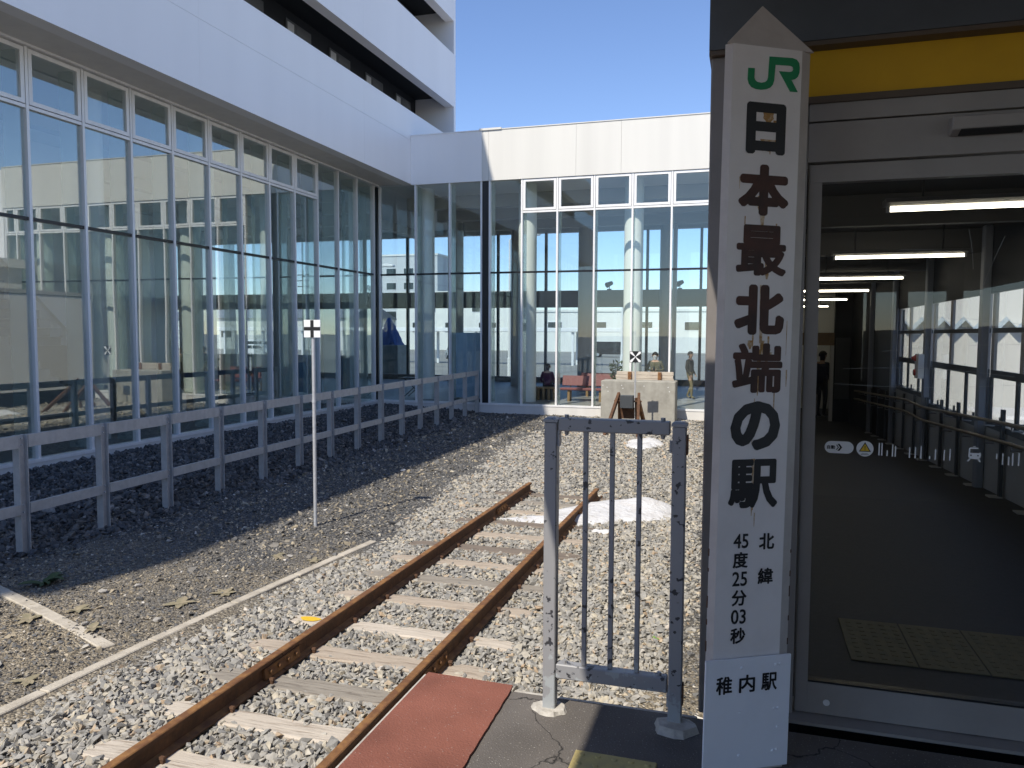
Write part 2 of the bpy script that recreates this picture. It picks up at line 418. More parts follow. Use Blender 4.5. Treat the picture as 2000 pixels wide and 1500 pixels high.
def text_mesh(txt, w, h, mname, bold=.02, depth=.0015):
    """mesh of one glyph run, centred, fitted to w x h in the local xz plane, front towards -y; strokes thickened by bold (em)"""
    c = bpy.data.curves.new('glyph', 'FONT'); c.body = txt; c.size = 1; c.resolution_u = 3
    o = bpy.data.objects.new('glyph', c); COL.objects.link(o)
    dg = bpy.context.evaluated_depsgraph_get()
    me = bpy.data.meshes.new_from_object(o.evaluated_get(dg))
    bpy.data.objects.remove(o); bpy.data.curves.remove(c)
    n = len(me.vertices); co = np.empty(n*3); me.vertices.foreach_get('co', co); co = co.reshape(-1, 3)[:, :2]
    fs = [list(p.vertices) for p in me.polygons]; bpy.data.meshes.remove(me)
    lo, hi = co.min(0)-bold, co.max(0)+bold
    V = []; F = []; K = 14
    for k in range(K):
        d = np.array([math.cos(2*math.pi*k/K), math.sin(2*math.pi*k/K)])*bold
        p = (co+d-(lo+hi)/2)*np.array([w, h])/(hi-lo)
        F += [[i+len(V) for i in q] for q in fs]
        V += [(x, -depth*(.4+.6*k/K), z) for x, z in p]
    out = bpy.data.meshes.new('lettering'); out.from_pydata(V, [], F); out.materials.append(MATS[mname]); out.update()
    return out

# ------------------------------------------------------------------ the setting: ground, yard, street, platform
GZ = -1.06
o = MB().add([(-900,-900,-1.14),(900,-900,-1.14),(900,1800,-1.14),(-900,1800,-1.14)], [(0,1,2,3)]).build('ground', 'street_asphalt'); tag(o, kind='structure')

def sheet(name, x0, x1, y0, y1, step, zf, m):
    nx = max(2, int((x1-x0)/step)+1); ny = max(2, int((y1-y0)/step)+1)
    xs = np.linspace(x0, x1, nx); ys = np.linspace(y0, y1, ny)
    X, Y = np.meshgrid(xs, ys); Z = zf(X, Y)
    v = np.stack([X, Y, Z], -1).reshape(-1, 3)
    i = np.arange(nx*ny).reshape(ny, nx)
    q = np.stack([i[:-1, :-1], i[:-1, 1:], i[1:, 1:], i[1:, :-1]], -1).reshape(-1, 4)
    me = bpy.data.meshes.new(name); me.from_pydata(v.tolist(), [], q.tolist()); me.materials.append(MATS[m])
    me.polygons.foreach_set('use_smooth', [True]*len(q))
    return link(name, me)
def wob(X, Y, s, seed):
    return (np.sin(X*s+seed)+np.sin(Y*s*1.13+seed*2.1)+np.sin((X+Y)*s*.71+seed*.7)+np.sin((X-Y)*s*1.9+seed))/4

def kerb_x(Y):            # left border of the pale ballast
    return np.interp(Y, [0, 3.8, 4.9, 6.5, 8.7, 12.5, 19, 24.4], [-4.95, -4.80, -4.76, -4.64, -4.42, -5.15, -5.65, -5.0])
def yard_z(X, Y):
    bank = np.clip((-8.2-X)/3.5, 0, 1)*.16          # dark stones banked up against the glass hall
    return -1.072+bank+.022*wob(X, Y, 2.1, .4)
def ballast_z(X, Y):
    k = kerb_x(Y)
    edge = np.clip((X-k)/.5, 0, 1)
    right = np.clip((-.35-X)/.6, 0, 1)
    return -1.105+.04*edge*right+.012*wob(X, Y, 3.3, 1.7)
o = sheet('yard', -12.3, 2.0, 1.0, 24.42, .2, yard_z, 'yard_gravel'); tag(o, kind='structure')
def bz(X, Y):
    k = kerb_x(Y); inside = np.clip((X-k)/.12, 0, 1)
    return np.where(X < k-.02, -1.16, ballast_z(X, Y)+.002)*1.0
o = sheet('ballast_bed', -5.7, 1.2, 1.0, 24.0, .1, bz, 'ballast_bed'); tag(o, kind='structure')

# platform slab
plat = MB().box(-1.36, 9, -24, 3.13, -1.12, 0).build('platform', 'platform_asphalt'); tag(plat, kind='structure')
box('coping', -1.373, -1.362, -24, 3.16, -1.10, .008, 'pale_mortar', plat, .002)
re_ = random.Random(2)
redge = [(-.905+(y-1.0)*-.022+re_.uniform(-.0025, .0025), y) for y in np.arange(1.0, 3.14, .035)]
red = MB().prism([(-1.36, -24), (-.905, -24)]+redge+[(-.955, 3.165), (-1.36, 3.175)], .002, .012, 'z').build('red_paving', 'red_paving', plat)
box('end_coping', -.95, -.165, 3.131, 3.175, -1.10, -.012, 'pale_mortar', plat, .004)
mm = MB().box(-.15, .15, -.15, .15, 0, .007)
tile_me = mm.mesh('tactile_tile', 'yellow_tile', bevel=.003)
dot = MB()
for i in range(5):
    for j in range(5):
        cx, cy = -.12+.06*i, -.12+.06*j
        dot.add([(cx+.0125*math.cos(a*math.pi/4), cy+.0125*math.sin(a*math.pi/4), .0065) for a in range(8)]+[(cx+.008*math.cos(a*math.pi/4), cy+.008*math.sin(a*math.pi/4), .0115) for a in range(8)],
                [(a, (a+1) % 8, 8+(a+1) % 8, 8+a) for a in range(8)]+[tuple(range(8, 16))])
dot_me = dot.mesh('stud', 'yellow_tile')
for ix, iy in ((-.43, 2.585), (-.43, 2.28), (-.43, 1.975), (-.125, 2.28)):
    t = link('tactile_tile', tile_me, plat, (ix, iy, .003)); link('stud', dot_me, t)

# ------------------------------------------------------------------ station hall: glazed ground floor, white bands of the tower above
hall = thing('station_hall', 'tall white station building with glass curtain walls and banded upper storeys', 'building', (-12.35, 24.4, -1.05))
hall_inv = Matrix.Translation((12.35, -24.4, 1.05))
def hb(name, x0, x1, y0, y1, z0, z1, m, parent=None, bevel=0):
    o = box(name, x0, x1, y0, y1, z0, z1, m, parent or hall, bevel)
    if parent is None: o.matrix_parent_inverse = hall_inv
    return o
FX, FY = -12.35, 24.4
HX = 4.3
SILL = -.74
# plinths, floor, ceiling, back walls
hb('plinth', FX-.16, FX+.10, 3.0, FY-.10, -1.4, -.80, 'plinth')
hb('plinth', FX-.16, HX, FY-.10, FY+.16, -1.4, -.80, 'plinth')
hb('sill', FX-.06, FX+.115, 3.0, FY-.12, -.797, SILL, 'aluminium')
hb('sill', FX+.115, HX, FY-.115, FY+.06, -.795, SILL, 'aluminium')
hb('floor', -31, FX-.17, -8, 36.2, -1.13, -.75, 'hall_floor')
hb('floor', FX-.165, HX, FY+.17, 36.2, -1.13, -.75, 'hall_floor')
hb('ceiling', -31, FX-.10, -8, 36.1, 6.62, 6.9, 'hall_white')
hb('ceiling', FX-.095, HX, FY+.12, 36.1, 6.62, 6.9, 'hall_white')
hb('end_wall', -31.3, -31.0, -8, 36.3, -1.13, 6.61, 'hall_white')
hb('end_wall', HX+.001, HX+.3, FY-.1, 36.3, -1.13, 8.1, 'white_panel')
hb('side_wall', -31, FX+.1, -8.3, -8, -1.13, 6.61, 'hall_white')
hb('side_wall', FX-.2, FX+.10, -8, 3.0, -1.13, 6.58, 'white_panel')
# ceiling beams
for y in (27.2, 30.2, 33.2):
    hb('ceiling_beam', FX-.05, HX-.05, y-.18, y+.18, 6.18, 6.615, 'hall_grey')
for x in (-15.8, -19.4, -23.0):
    hb('ceiling_beam', x-.18, x+.18, -7.9, 35.8, 6.25, 6.617, 'hall_grey')
# soffit of the overhang
hb('soffit', FX+.02, -11.37, -8.2, FY-.01, 6.605, 6.66, 'soffit')
hb('soffit_trim', FX-.03, FX+.16, 3.0, FY-.09, 6.565, 6.603, 'aluminium')
# white storey bands of the tower, each made of panels with thin joints
bands = [(6.585, 8.03), (8.036, 9.0), (10.24, 12.2), (13.44, 15.3), (16.55, 18.5)]
ycuts = [-8.3, -.6, 6.6, 13.8, 21.0, 28.45]
for bi, (z0, z1) in enumerate(bands):
    for a, b in zip(ycuts[:-1], ycuts[1:]):
        hb('band_panel', -11.35, -11.0, a+.0015, b-.0015, z0, z1, 'white_panel')
for z in (10.62, 13.8, 16.9):
    hb('recess_ceiling', -12.62, -11.36, -8.2, 28.28, z, z+.2, 'dark_recess')
hb('recess_wall', -12.85, -12.6, -8.3, 28.28, 6.95, 18.4, 'dark_recess')
hb('tower_core', -31, -12.86, -8.3, 28.28, 6.95, 18.45, 'white_panel')
hb('tower_end', -31, -11.001, 28.29, 28.47, 6.95, 18.49, 'white_panel')
hb('tower_roof', -31, -11.36, -8.3, 28.28, 18.42, 18.6, 'hall_grey')
for zt in (10.36, 13.52, 16.6):
    for k in range(9):
        y = 27.2-2.35*k
        wf = hb('window', -12.60, -12.56, y-.75, y+.55, zt-1.1, zt, 'recess_frame')
        p = MB().box(-12.562, -12.552, y-.68, y-.36, zt-1.03, zt-.07).build('pane', 'hall_grey', wf)
        p = MB().box(-12.562, -12.552, y-.24, y+.48, zt-1.03, zt-.07).build('pane', 'recess_pane', wf)
# fascia of the low wing
xs = [-10.998, -8.47, -8.24, -5.33, -3.9, .2, 4.3]
for a, b in zip(xs[:-1], xs[1:]):
    hb('fascia_panel', a+.003, b-.003, FY-.10, FY+.10, 6.555, 8.17, 'white_panel_sunlit' if a > -8.5 else 'white_panel')  # sunlit stretch takes the toned-down copy, shaded stretch the brighter white
hb('coping', -8.55, -7.80, FY-.14, FY+.12, 8.171, 8.235, 'white_panel_sunlit')
hb('coping', -7.79, HX, FY-.12, FY+.12, 8.172, 8.20, 'white_panel_sunlit')
hb('coping', -10.99, -8.56, FY-.12, FY+.12, 8.172, 8.20, 'white_panel')
hb('roof', -10.99, HX, FY+.13, 36.2, 7.9, 8.1, 'hall_grey')
hb('joint_panel', -8.465, -8.245, FY-.05, FY+.06, -.79, 6.55, 'black_trim')

# curtain walls
DY = 1.207
ym = [24.12-DY*k for k in range(0, 15)]
def pane(x0, x1, y0, y1, z0, z1, parent=None, m='facade_glass', name='glass_pane'):
    if parent is None: return hb(name, x0, x1, y0, y1, z0, z1, m)
    return MB().box(x0, x1, y0, y1, z0, z1).build(name, m, parent)
def frame_y(y0, y1, z0, z1, t, xa, xb):          # window frame lying in a plane of constant x
    q = MB()
    q.box(xa, xb, y0, y1, z0, z0+t).box(xa, xb, y0, y1, z1-t, z1).box(xa, xb, y0, y0+t, z0+t, z1-t).box(xa, xb, y1-t, y1, z0+t, z1-t)
    return q
def frame_x(x0, x1, z0, z1, t, ya, yb):
    q = MB()
    q.box(x0, x1, ya, yb, z0, z0+t).box(x0, x1, ya, yb, z1-t, z1).box(x0, x0+t, ya, yb, z0+t, z1-t).box(x1-t, x1, ya, yb, z0+t, z1-t)
    return q
for y in ym:
    hb('mullion', FX-.07, FX+.075, y-.028, y+.028, SILL, 6.565, 'aluminium')
for y in ym: hb('glass_fin', FX-.50, FX-.085, y-.009, y+.009, SILL+.02, 6.55, 'glass_fin')
hb('corner_post', FX-.05, FX+.06, FY-.06, FY+.05, SILL, 6.555, 'black_trim')
yy = [FY-.06]+ym
for k in range(len(yy)-1):
    a, b = yy[k+1]+.03, yy[k]-.03
    if k == 0: b = yy[0]-.002
    pane(FX-.006, FX+.006, a, b, SILL+.002, 3.54, m='coated_glass')
    hb('transom', FX-.05, FX+.045, a-.001, b+.001, 3.541, 3.60, 'black_trim')
    if k < 4:
        pane(FX-.006, FX+.006, a, b, 3.602, 6.563, m='coated_glass')
    else:
        pane(FX-.006, FX+.006, a, b, 3.602, 5.50, m='coated_glass')
        hb('transom', FX-.05, FX+.06, a-.001, b+.001, 5.502, 5.56, 'aluminium')
        fr = frame_y(a+.012, b-.012, 5.575, 6.55, .075, FX-.03, FX+.07).build('window', 'aluminium', hall); fr.matrix_parent_inverse = hall_inv
        pane(FX+.02, FX+.032, a+.088, b-.088, 5.651, 6.474, fr, 'coated_glass', 'pane')
xm = [-12.20, -10.86, -9.62, -8.50, -8.21, -7.11, -5.93, -4.73, -3.53, -2.33, -1.13, .07, 1.27, 2.47, 3.67, 4.25]
for x in xm:
    hb('mullion', x-.028, x+.028, FY-.075, FY+.07, SILL, 6.553, 'aluminium')
for x in xm[1:-1]: hb('glass_fin', x-.009, x+.009, FY+.085, FY+.50, SILL+.02, 6.55, 'glass_fin')
for k in range(len(xm)-1):
    a, b = xm[k]+.03, xm[k+1]-.03
    if k == 3: continue
    pane(a, b, FY-.006, FY+.006, SILL+.002, 3.54)
    hb('transom', a-.001, b+.001, FY-.045, FY+.05, 3.541, 3.60, 'black_trim')
    if k < 5:
        pane(a, b, FY-.006, FY+.006, 3.602, 6.552)
    else:
        pane(a, b, FY-.006, FY+.006, 3.602, 5.47)
        hb('transom', a-.001, b+.001, FY-.06, FY+.05, 5.472, 5.53, 'aluminium')
        fr = frame_x(a+.012, b-.012, 5.545, 6.54, .075, FY-.07, FY+.03).build('window', 'aluminium', hall); fr.matrix_parent_inverse = hall_inv
        pane(a+.088, b-.088, FY-.032, FY-.02, 5.621, 6.464, fr, 'facade_glass', 'pane')
# opposite curtain wall with its dark floor beam
OY = 36.0
hb('floor_beam', -31, HX, OY-.45, OY+.15, 2.83, 3.6, 'hall_beam')
hb('base_beam', -31, HX, OY-.1, OY+.15, -1.13, -.5, 'hall_beam')
hb('head_beam', -31, HX, OY-.1, OY+.2, 6.35, 6.62, 'hall_grey')
x = -30.9
while x < HX:
    hb('mullion', x-.06, x+.06, OY-.06, OY+.1, -.5, 2.83, 'dark_frame'); hb('mullion', x-.06, x+.06, OY-.06, OY+.1, 3.6, 6.35, 'dark_frame')
    if x+2.4 < HX+.5:
        hb('glass_pane', x+.061, x+2.339, OY, OY+.01, -.49, 2.83, 'opposite_glass'); hb('glass_pane', x+.061, x+2.339, OY, OY+.01, 3.6, 6.34, 'opposite_glass')
    x += 2.4
# round columns
def column(x, y, rad, m):
    n = 28
    q = MB().tube([(x, y, -.75), (x, y, 6.62)], rad, n)
    o = q.build('column', m, hall, smooth=True); o.matrix_parent_inverse = hall_inv
for x in (-11.0, -7.25, -3.65, 0, 3.55): column(x, 25.55, .31, 'column_paint')
for y in (20.5, 16.9, 13.3, 9.7, 6.1): column(FX-1.15, y, .31, 'column_paint')
for x in (-27.2, -19.6, -12.94, -9.9, -6.83, -3.3, .6): column(x, 33.5, .36, 'column_dark')
for y in (12, 19, 26): column(-21.5, y, .36, 'column_dark')
# inner partition walls seen through the near glass
hb('partition', -24.0, -18.4, 17.2, 17.4, -.75, 6.6, 'hall_white')
hb('partition', -18.4, -18.2, 4.0, 17.4, -.75, 6.6, 'hall_white')
# staircase inside the left wing
for x in (-15.0, -16.7):
    o = MB().prism([(12.0, 3.5), (12.0, 4.9), (17.9, -.15), (17.9, -.75), (16.6, -.75)], x-.06, x+.06, 'x').build('stair_parapet', 'hall_white', hall); o.matrix_parent_inverse = hall_inv
for k in range(18):
    hb('stair_step', -16.63, -15.07, 17.0-.275*k-.29, 17.0-.275*k, -.75+.2*k, -.75+.2*k+.19, 'hall_grey')

# ------------------------------------------------------------------ railway track
XR = (-3.42+.0, -2.275)      # left edges of the rail heads measured; centres follow
RC = [x+.033 for x in XR]
RT = -.88
prof = [(-.061, -.153), (.061, -.153), (.061, -.142), (.012, -.125), (.008, -.045), (.030, -.036), (.0325, -.006), (.027, 0), (-.027, 0), (-.0325, -.006), (-.030, -.036), (-.008, -.045), (-.012, -.125), (-.061, -.142)]
track = thing('railway_track', 'rusty dead-end railway track on weathered wooden sleepers', 'railway track', (-2.82, 2.0, -1.06))
tinv = Matrix.Translation((2.82, -2.0, 1.06))
def tp(o): o.parent = track; o.matrix_parent_inverse = tinv; return o
rails = []
def rail_piece(cx, y0, y1):
    q = MB().prism([(cx+a, RT+b) for a, b in prof], y0, y1, 'y')
    r = tp(q.build('rail', ['rust_dark', 'rust'], None))
    for p in r.data.polygons:
        if p.normal.z > .5: p.material_index = 1
    return r
rl = [rail_piece(RC[0], .5, 5.012), rail_piece(RC[0], 5.02, 10.55), rail_piece(RC[0], 10.558, 12.15)]
rr_ = [rail_piece(RC[1], .5, 5.30), rail_piece(RC[1], 5.308, 10.75), rail_piece(RC[1], 10.79, 12.0)]
bolt_me = MB().tube([(-.012, 0, 0), (.022, 0, 0)], .016, 6).mesh('bolt', 'rust')
def fishplate(cx, y, par):
    for sgn in (1, -1):
        xx = cx+sgn*.020
        fp = MB().prism([(xx-.010, RT-.120), (xx+.014*sgn+.006, RT-.128), (xx+.014*sgn+.006, RT-.116), (xx+.008, RT-.052), (xx+.014*sgn+.006, RT-.040), (xx-.010, RT-.044)], y-.23, y+.23, 'y').build('fishplate', 'rust', par)
        if sgn > 0:
            for d in (-.17, -.06, .06, .17): link('bolt', bolt_me, par, (xx+.012, y+d, RT-.085))
fishplate(RC[0], 5.016, rl[0]); fishplate(RC[0], 10.554, rl[1]); fishplate(RC[1], 10.77, rr_[1]); fishplate(RC[1], 5.304, rr_[0])
SY = [2.55, 3.15, 3.74, 4.30, 4.86, 5.44, 6.03, 6.78, 7.46, 8.08, 8.72, 9.36, 10.02, 10.70, 11.35, 11.95]
SM = ['wood_grey', 'wood_bleached', 'wood_pale', 'wood_pale', 'wood_grey', 'wood_bleached', 'wood_pale', 'wood_bleached', 'wood_grey', 'wood_bleached', 'wood_dark', 'wood_bleached', 'wood_dark', 'wood_bleached', 'wood_grey', 'wood_dark']
SW = []
spike_me = MB().box(-.012, .012, -.012, .012, -.03, .022).add([(-.020,-.016,.022),(.024,-.016,.022),(.024,.016,.022),(-.020,.016,.022),(-.014,-.010,.036),(.016,-.010,.036),(.016,.010,.036),(-.014,.010,.036)], [(4,5,6,7),(0,1,5,4),(1,2,6,5),(2,3,7,6),(3,0,4,7),(0,3,2,1)]).mesh('spike', 'rust_dark')
for i, (y, m) in enumerate(zip(SY, SM)):
    x0 = -3.90+random.uniform(-.06, .05); x1 = -1.82+random.uniform(-.05, .06); hw = .105+random.uniform(-.006, .012)
    SW.append((x0, x1, y-hw, y+hw))
    n = 14; q = MB(); top = RT-.153; vs = []; fs = []
    for k in range(n+1):
        x = x0+(x1-x0)*k/n; e = (.02 if k in (0, n) else 0)
        a = -hw+random.uniform(-.006, .006)+e; b = hw+random.uniform(-.006, .006)-e; z = top+random.uniform(-.006, .001)-e*.5
        vs += [(x, y+a, top-.14), (x, y+a, z-.012), (x, y+a+.014, z), (x, y+b-.014, z), (x, y+b, z-.012), (x, y+b, top-.14)]
    for k in range(n):
        for j in range(5): fs.append((k*6+j, k*6+j+1, k*6+j+7, k*6+j+6))
    fs += [tuple(range(6)), tuple(range(n*6, n*6+6))[::-1]]
    s_ = tp(q.add(vs, fs).build('sleeper', m))
    if i == 6: MB().prism([(-3.74+.10*math.cos(a)*(1+.15*math.sin(3*a)), y+.05*math.sin(a)) for a in np.linspace(0, 6.0, 18)], top+.0015, top+.003, 'z').build('paint_mark', 'warning_yellow', s_)
    for c in RC:
        for sg in (-1, 1): link('spike', spike_me, s_, (c+sg*.075, y+sg*random.choice((-.05, .05)), top+.004), 0 if sg < 0 else math.pi)

# ------------------------------------------------------------------ loose stone
def stone_protos(k, flat, npts=11, seed=1):
    rg = np.random.default_rng(seed); out = []
    while len(out) < k:
        p = rg.normal(size=(npts, 3)); p /= np.linalg.norm(p, axis=1)[:, None]; p *= rg.uniform(.82, 1.05, (npts, 1)); p[:, 2] *= flat
        bm = bmesh.new(); vs = [bm.verts.new(a) for a in p]
        bmesh.ops.convex_hull(bm, input=vs)
        bmesh.ops.delete(bm, geom=[v for v in bm.verts if not v.link_faces], context='VERTS')
        bmesh.ops.triangulate(bm, faces=bm.faces)
        bm.verts.index_update()
        V = np.array([v.co[:] for v in bm.verts]); F = np.array([[v.index for v in q.verts] for q in bm.faces]); bm.free()
        out.append((V, F))
    return out
def scatter(name, pts, size, protos, m, label, cat, tilt=.5):
    """pts Nx3, size N; one mesh of loose stones"""
    n = len(pts); pid = rng.integers(0, len(protos), n)
    allv = []; allf = []; off = 0
    for k, (V, F) in enumerate(protos):
        idx = np.where(pid == k)[0]
        if not len(idx): continue
        a = rng.uniform(0, 2*np.pi, len(idx)); tx = rng.normal(0, tilt, len(idx)); ty = rng.normal(0, tilt, len(idx))
        ca, sa, cx, sx, cy, sy = np.cos(a), np.sin(a), np.cos(tx), np.sin(tx), np.cos(ty), np.sin(ty)
        Rz = np.zeros((len(idx), 3, 3)); Rz[:, 0, 0] = ca; Rz[:, 0, 1] = -sa; Rz[:, 1, 0] = sa; Rz[:, 1, 1] = ca; Rz[:, 2, 2] = 1
        Rx = np.zeros_like(Rz); Rx[:, 0, 0] = 1; Rx[:, 1, 1] = cx; Rx[:, 1, 2] = -sx; Rx[:, 2, 1] = sx; Rx[:, 2, 2] = cx
        Ry = np.zeros_like(Rz); Ry[:, 1, 1] = 1; Ry[:, 0, 0] = cy; Ry[:, 0, 2] = sy; Ry[:, 2, 0] = -sy; Ry[:, 2, 2] = cy
        sc3 = size[idx][:, None]*rng.uniform(.75, 1.25, (len(idx), 3))
        v = np.einsum('nij,nkj->nki', Rx@Ry@Rz, V[None]*sc3[:, None, :])+pts[idx][:, None, :]
        allv.append(v.reshape(-1, 3)); nv = len(V)
        allf.append((F[None]+(np.arange(len(idx))*nv)[:, None, None]+off).reshape(-1, 3)); off += nv*len(idx)
    v = np.concatenate(allv); fc = np.concatenate(allf)
    me = bpy.data.meshes.new(name); me.vertices.add(len(v)); me.vertices.foreach_set('co', v.ravel().astype(np.float32))
    me.loops.add(len(fc)*3); me.loops.foreach_set('vertex_index', fc.ravel().astype(np.int32))
    me.polygons.add(len(fc)); me.polygons.foreach_set('loop_start', np.arange(0, len(fc)*3, 3, dtype=np.int32))
    me.update(calc_edges=True); me.validate(); me.shade_flat(); me.materials.append(MATS[m])
    return tag(link(name, me), label, cat, kind='stuff')
def jitter(x0, x1, y0, y1, step):
    xs = np.arange(x0, x1, step); ys = np.arange(y0, y1, step); X, Y = np.meshgrid(xs, ys)
    X = X.ravel()+rng.uniform(-.5, .5, X.size)*step; Y = Y.ravel()+rng.uniform(-.5, .5, Y.size)*step
    return X, Y
PR = stone_protos(30, .58, 8)
PX, PY, PS, PH = [], [], [], []
for (y0, y1, st, sz) in ((2.0, 7.0, .037, .031), (7.0, 11.0, .043, .033), (11.0, 16.5, .054, .038), (16.5, 24.2, .070, .046)):
    for layer in range(2 if y1 <= 11 else 1):
        X, Y = jitter(-5.8, 1.0, y0, y1, st*(1 if layer == 0 else 1.25))
        S = sz*np.exp(rng.normal(0, .24, X.size))
        PX.append(X); PY.append(Y); PS.append(S); PH.append(np.full(X.size, .002 if layer == 0 else .015))
X = np.concatenate(PX); Y = np.concatenate(PY); S = np.concatenate(PS); H = np.concatenate(PH)
kx = kerb_x(Y); rgt = np.interp(Y, [2, 5.5, 7, 9, 18, 20.5, 24], [-.50, -.50, -.36, .2, .3, -1.0, -1.6])+.10*np.sin(Y*2.7)
soft = rng.normal(0, .05, X.size)*np.where(Y > 8.8, 3.5, .5)
ok = (X > kx+.05+soft) & (X < rgt+rng.normal(0, .12, X.size))
vis = (Y > 3.1) | (X < -1.3); ok &= vis
for (a, b, c, d) in SW:
    ragged = .018*np.sin(X*9+c*7)+.014*np.sin(X*23+d*3)
    ins = (X > a+.05*rng.random(X.size)) & (X < b-.05*rng.random(X.size)) & (Y > c+.016+ragged) & (Y < d-.010+ragged*.8); ok &= ~(ins & (rng.random(X.size) > .022))
for c in RC: ok &= (np.abs(X-c) > .072) | (Y > 12.2)
P = np.stack([X, Y, ballast_z(X, Y)+H+S*.18], 1)[ok]
scatter('ballast', P, S[ok], PR, 'ballast_stone', 'pale grey crushed stone ballast around the railway track', 'ballast')

PD = stone_protos(16, .66, 10, 5)
X, Y = jitter(-12.25, -7.4, 5.0, 24.3, .076); S = .048*np.exp(rng.normal(0, .26, X.size))
ok = (X < -7.95+.12*np.sin(Y*1.7)+rng.normal(0, .16, X.size)) & (X > -12.24) & ~((Y > 22.5) & (X > -8.6))
P = np.stack([X, Y, yard_z(X, Y)+.012+S*.2], 1)[ok]
scatter('dark_cobbles', P, S[ok], PD, 'dark_stone', 'dark cobble-sized stones banked along the glass wall and fence', 'stones', .6)

PP = stone_protos(12, .6, 8, 9)
PX, PY, PS = [], [], []
for (y0, y1, st, sz) in ((3.0, 8.0, .036, .0125), (8.0, 13.0, .046, .017), (13, 24.2, .075, .026)):
    X, Y = jitter(-8.6, -4.2, y0, y1, st); PX.append(X); PY.append(Y); PS.append(sz*np.exp(rng.normal(0, .42, X.size)))
    if True:
        X, Y = jitter(-1.9, 1.0, y0, y1, st*1.1); PX.append(X); PY.append(Y); PS.append(1.2*sz*np.exp(rng.normal(0, .42, X.size)))
X = np.concatenate(PX); Y = np.concatenate(PY); S = np.concatenate(PS)
kx = kerb_x(Y); ok = (X < kx+np.where(Y > 8.8, rng.normal(0, .15, X.size), -.10)) | (X > np.interp(Y, [3, 5.5, 7, 9, 18, 20.5, 24], [-.6, -.6, -.45, .1, .2, -1.1, -1.7]))
P = np.stack([X, Y, yard_z(X, Y)+S*.25], 1)[ok]
scatter('pebbles', P, S[ok], PP, 'pebble', 'small mixed pebbles strewn over the yard between fence and kerb', 'pebbles', .4)
# a few larger pale stones lying about
bp = [(-6.15, 6.1, .055), (-5.95, 6.35, .05), (-5.35, 6.3, .04), (-5.62, 5.35, .045), (-5.05, 5.6, .05), (-6.5, 4.7, .05), (-4.95, 8.9, .05), (-5.2, 9.6, .045), (-6.1, 4.2, .04), (-5.6, 4.5, .06), (-5.1, 7.8, .04), (-6.9, 7.9, .05)]
big_me = []
for V, F in stone_protos(4, .55, 14, 21):
    me = bpy.data.meshes.new('stone'); me.from_pydata(V.tolist(), [], F.tolist()); me.materials.append(MATS['pale_mortar']); big_me.append(me)
sl = ['pale loose stone lying in the shadow edge beside the sandy patch', 'pale loose stone beside the shadow edge, right of its twin', 'small pale stone on the sandy gravel right of the shadow edge', 'pale stone on the sandy gravel near the end of the short kerb', 'pale chip of stone close to the long kerb', 'pale stone on the sandy gravel below the short kerb', 'pale stone right of the foot of the cross sign pole', 'pale stone near the foot of the cross sign pole', 'small pale stone near the lower left corner of the yard', 'largest pale stone on the sandy gravel by the long kerb', 'small pale stone beside the middle of the long kerb', 'pale stone in the shade in front of the fence']
for i, (x, y, s) in enumerate(bp):
    o = link('stone', big_me[i % 4], None, (x, y, float(yard_z(np.array(x), np.array(y)))+s*.35), i*1.3, (s, s*.8, s*.8)); tag(o, sl[i], 'stone', 'loose pale stones on the yard')

# ------------------------------------------------------------------ kerbs
def kerb(label, pts, wd, z):
    k = thing('kerb', label, 'kerb', (pts[0][0], pts[0][1], z)); inv = Matrix.Translation((-pts[0][0], -pts[0][1], -z))
    for p, q in zip(pts[:-1], pts[1:]):
        P_, Q_ = Vector((*p, z-.10)), Vector((*q, z-.10)); d = (Q_-P_).normalized()*.006
        o = MB().bar(P_+d, Q_-d, wd, .20).build('kerbstone', 'kerb_concrete', None, bevel=.008); o.parent = k; o.matrix_parent_inverse = inv
kerb('long concrete kerb between the sandy yard and the ballast', [(-4.98, 2.2), (-4.93, 3.2), (-4.86, 4.25), (-4.80, 5.25), (-4.72, 6.25), (-4.63, 7.2), (-4.55, 8.0), (-4.47, 8.7)], .10, -1.056)
kerb('short concrete kerb lying across the sandy yard', [(-8.3, 6.22), (-7.35, 5.90), (-6.40, 5.56), (-5.66, 5.28), (-5.03, 5.03)], .12, -1.052)

# ------------------------------------------------------------------ snow
def snow(label, cx, cy, rx, ry, h, rot, seed, lobes):
    rg = np.random.default_rng(seed); n = 64; m = 14; vs = []; fs = []
    ph = rg.uniform(0, 6.28, 6)
    for j in range(m+1):
        t = j/m
        for k in range(n):
            a = 2*math.pi*k/n
            rad = 1+.16*math.sin(2*a+ph[0])+.11*math.sin(3*a+ph[1])+.07*math.sin(5*a+ph[2])+.045*math.sin(9*a+ph[3])+.03*math.sin(15*a+ph[4])
            x = rx*t*rad*math.cos(a); y = ry*t*rad*math.sin(a)
            zz = h*max(0, 1-t**2.6)**.8*(1+.25*math.sin(3.1*x/rx+ph[5])+.18*math.sin(4.3*y/ry+ph[0]))+.012*math.sin(14*x+ph[1])*math.sin(11*y)*(1-t)
            for (lx, ly, lr, lh) in lobes:
                zz += lh*math.exp(-((x-lx)**2+(y-ly)**2)/lr**2)*(1-t**6)
            X_ = cx+x*math.cos(rot)-y*math.sin(rot); Y_ = cy+x*math.sin(rot)+y*math.cos(rot)
            vs.append((X_, Y_, -1.075+zz-(.05 if j == m else 0)))
    for j in range(m):
        for k in range(n):
            q = (j*n+k, j*n+(k+1) % n, (j+1)*n+(k+1) % n, (j+1)*n+k)
            fs.append(q)
    me = bpy.data.meshes.new('snow_patch'); me.from_pydata(vs, [], fs); me.materials.append(MATS['snow'])
    me.polygons.foreach_set('use_smooth', [True]*len(fs))
    o = link('snow_patch', me); return tag(o, label, 'snow', 'patches of old snow')
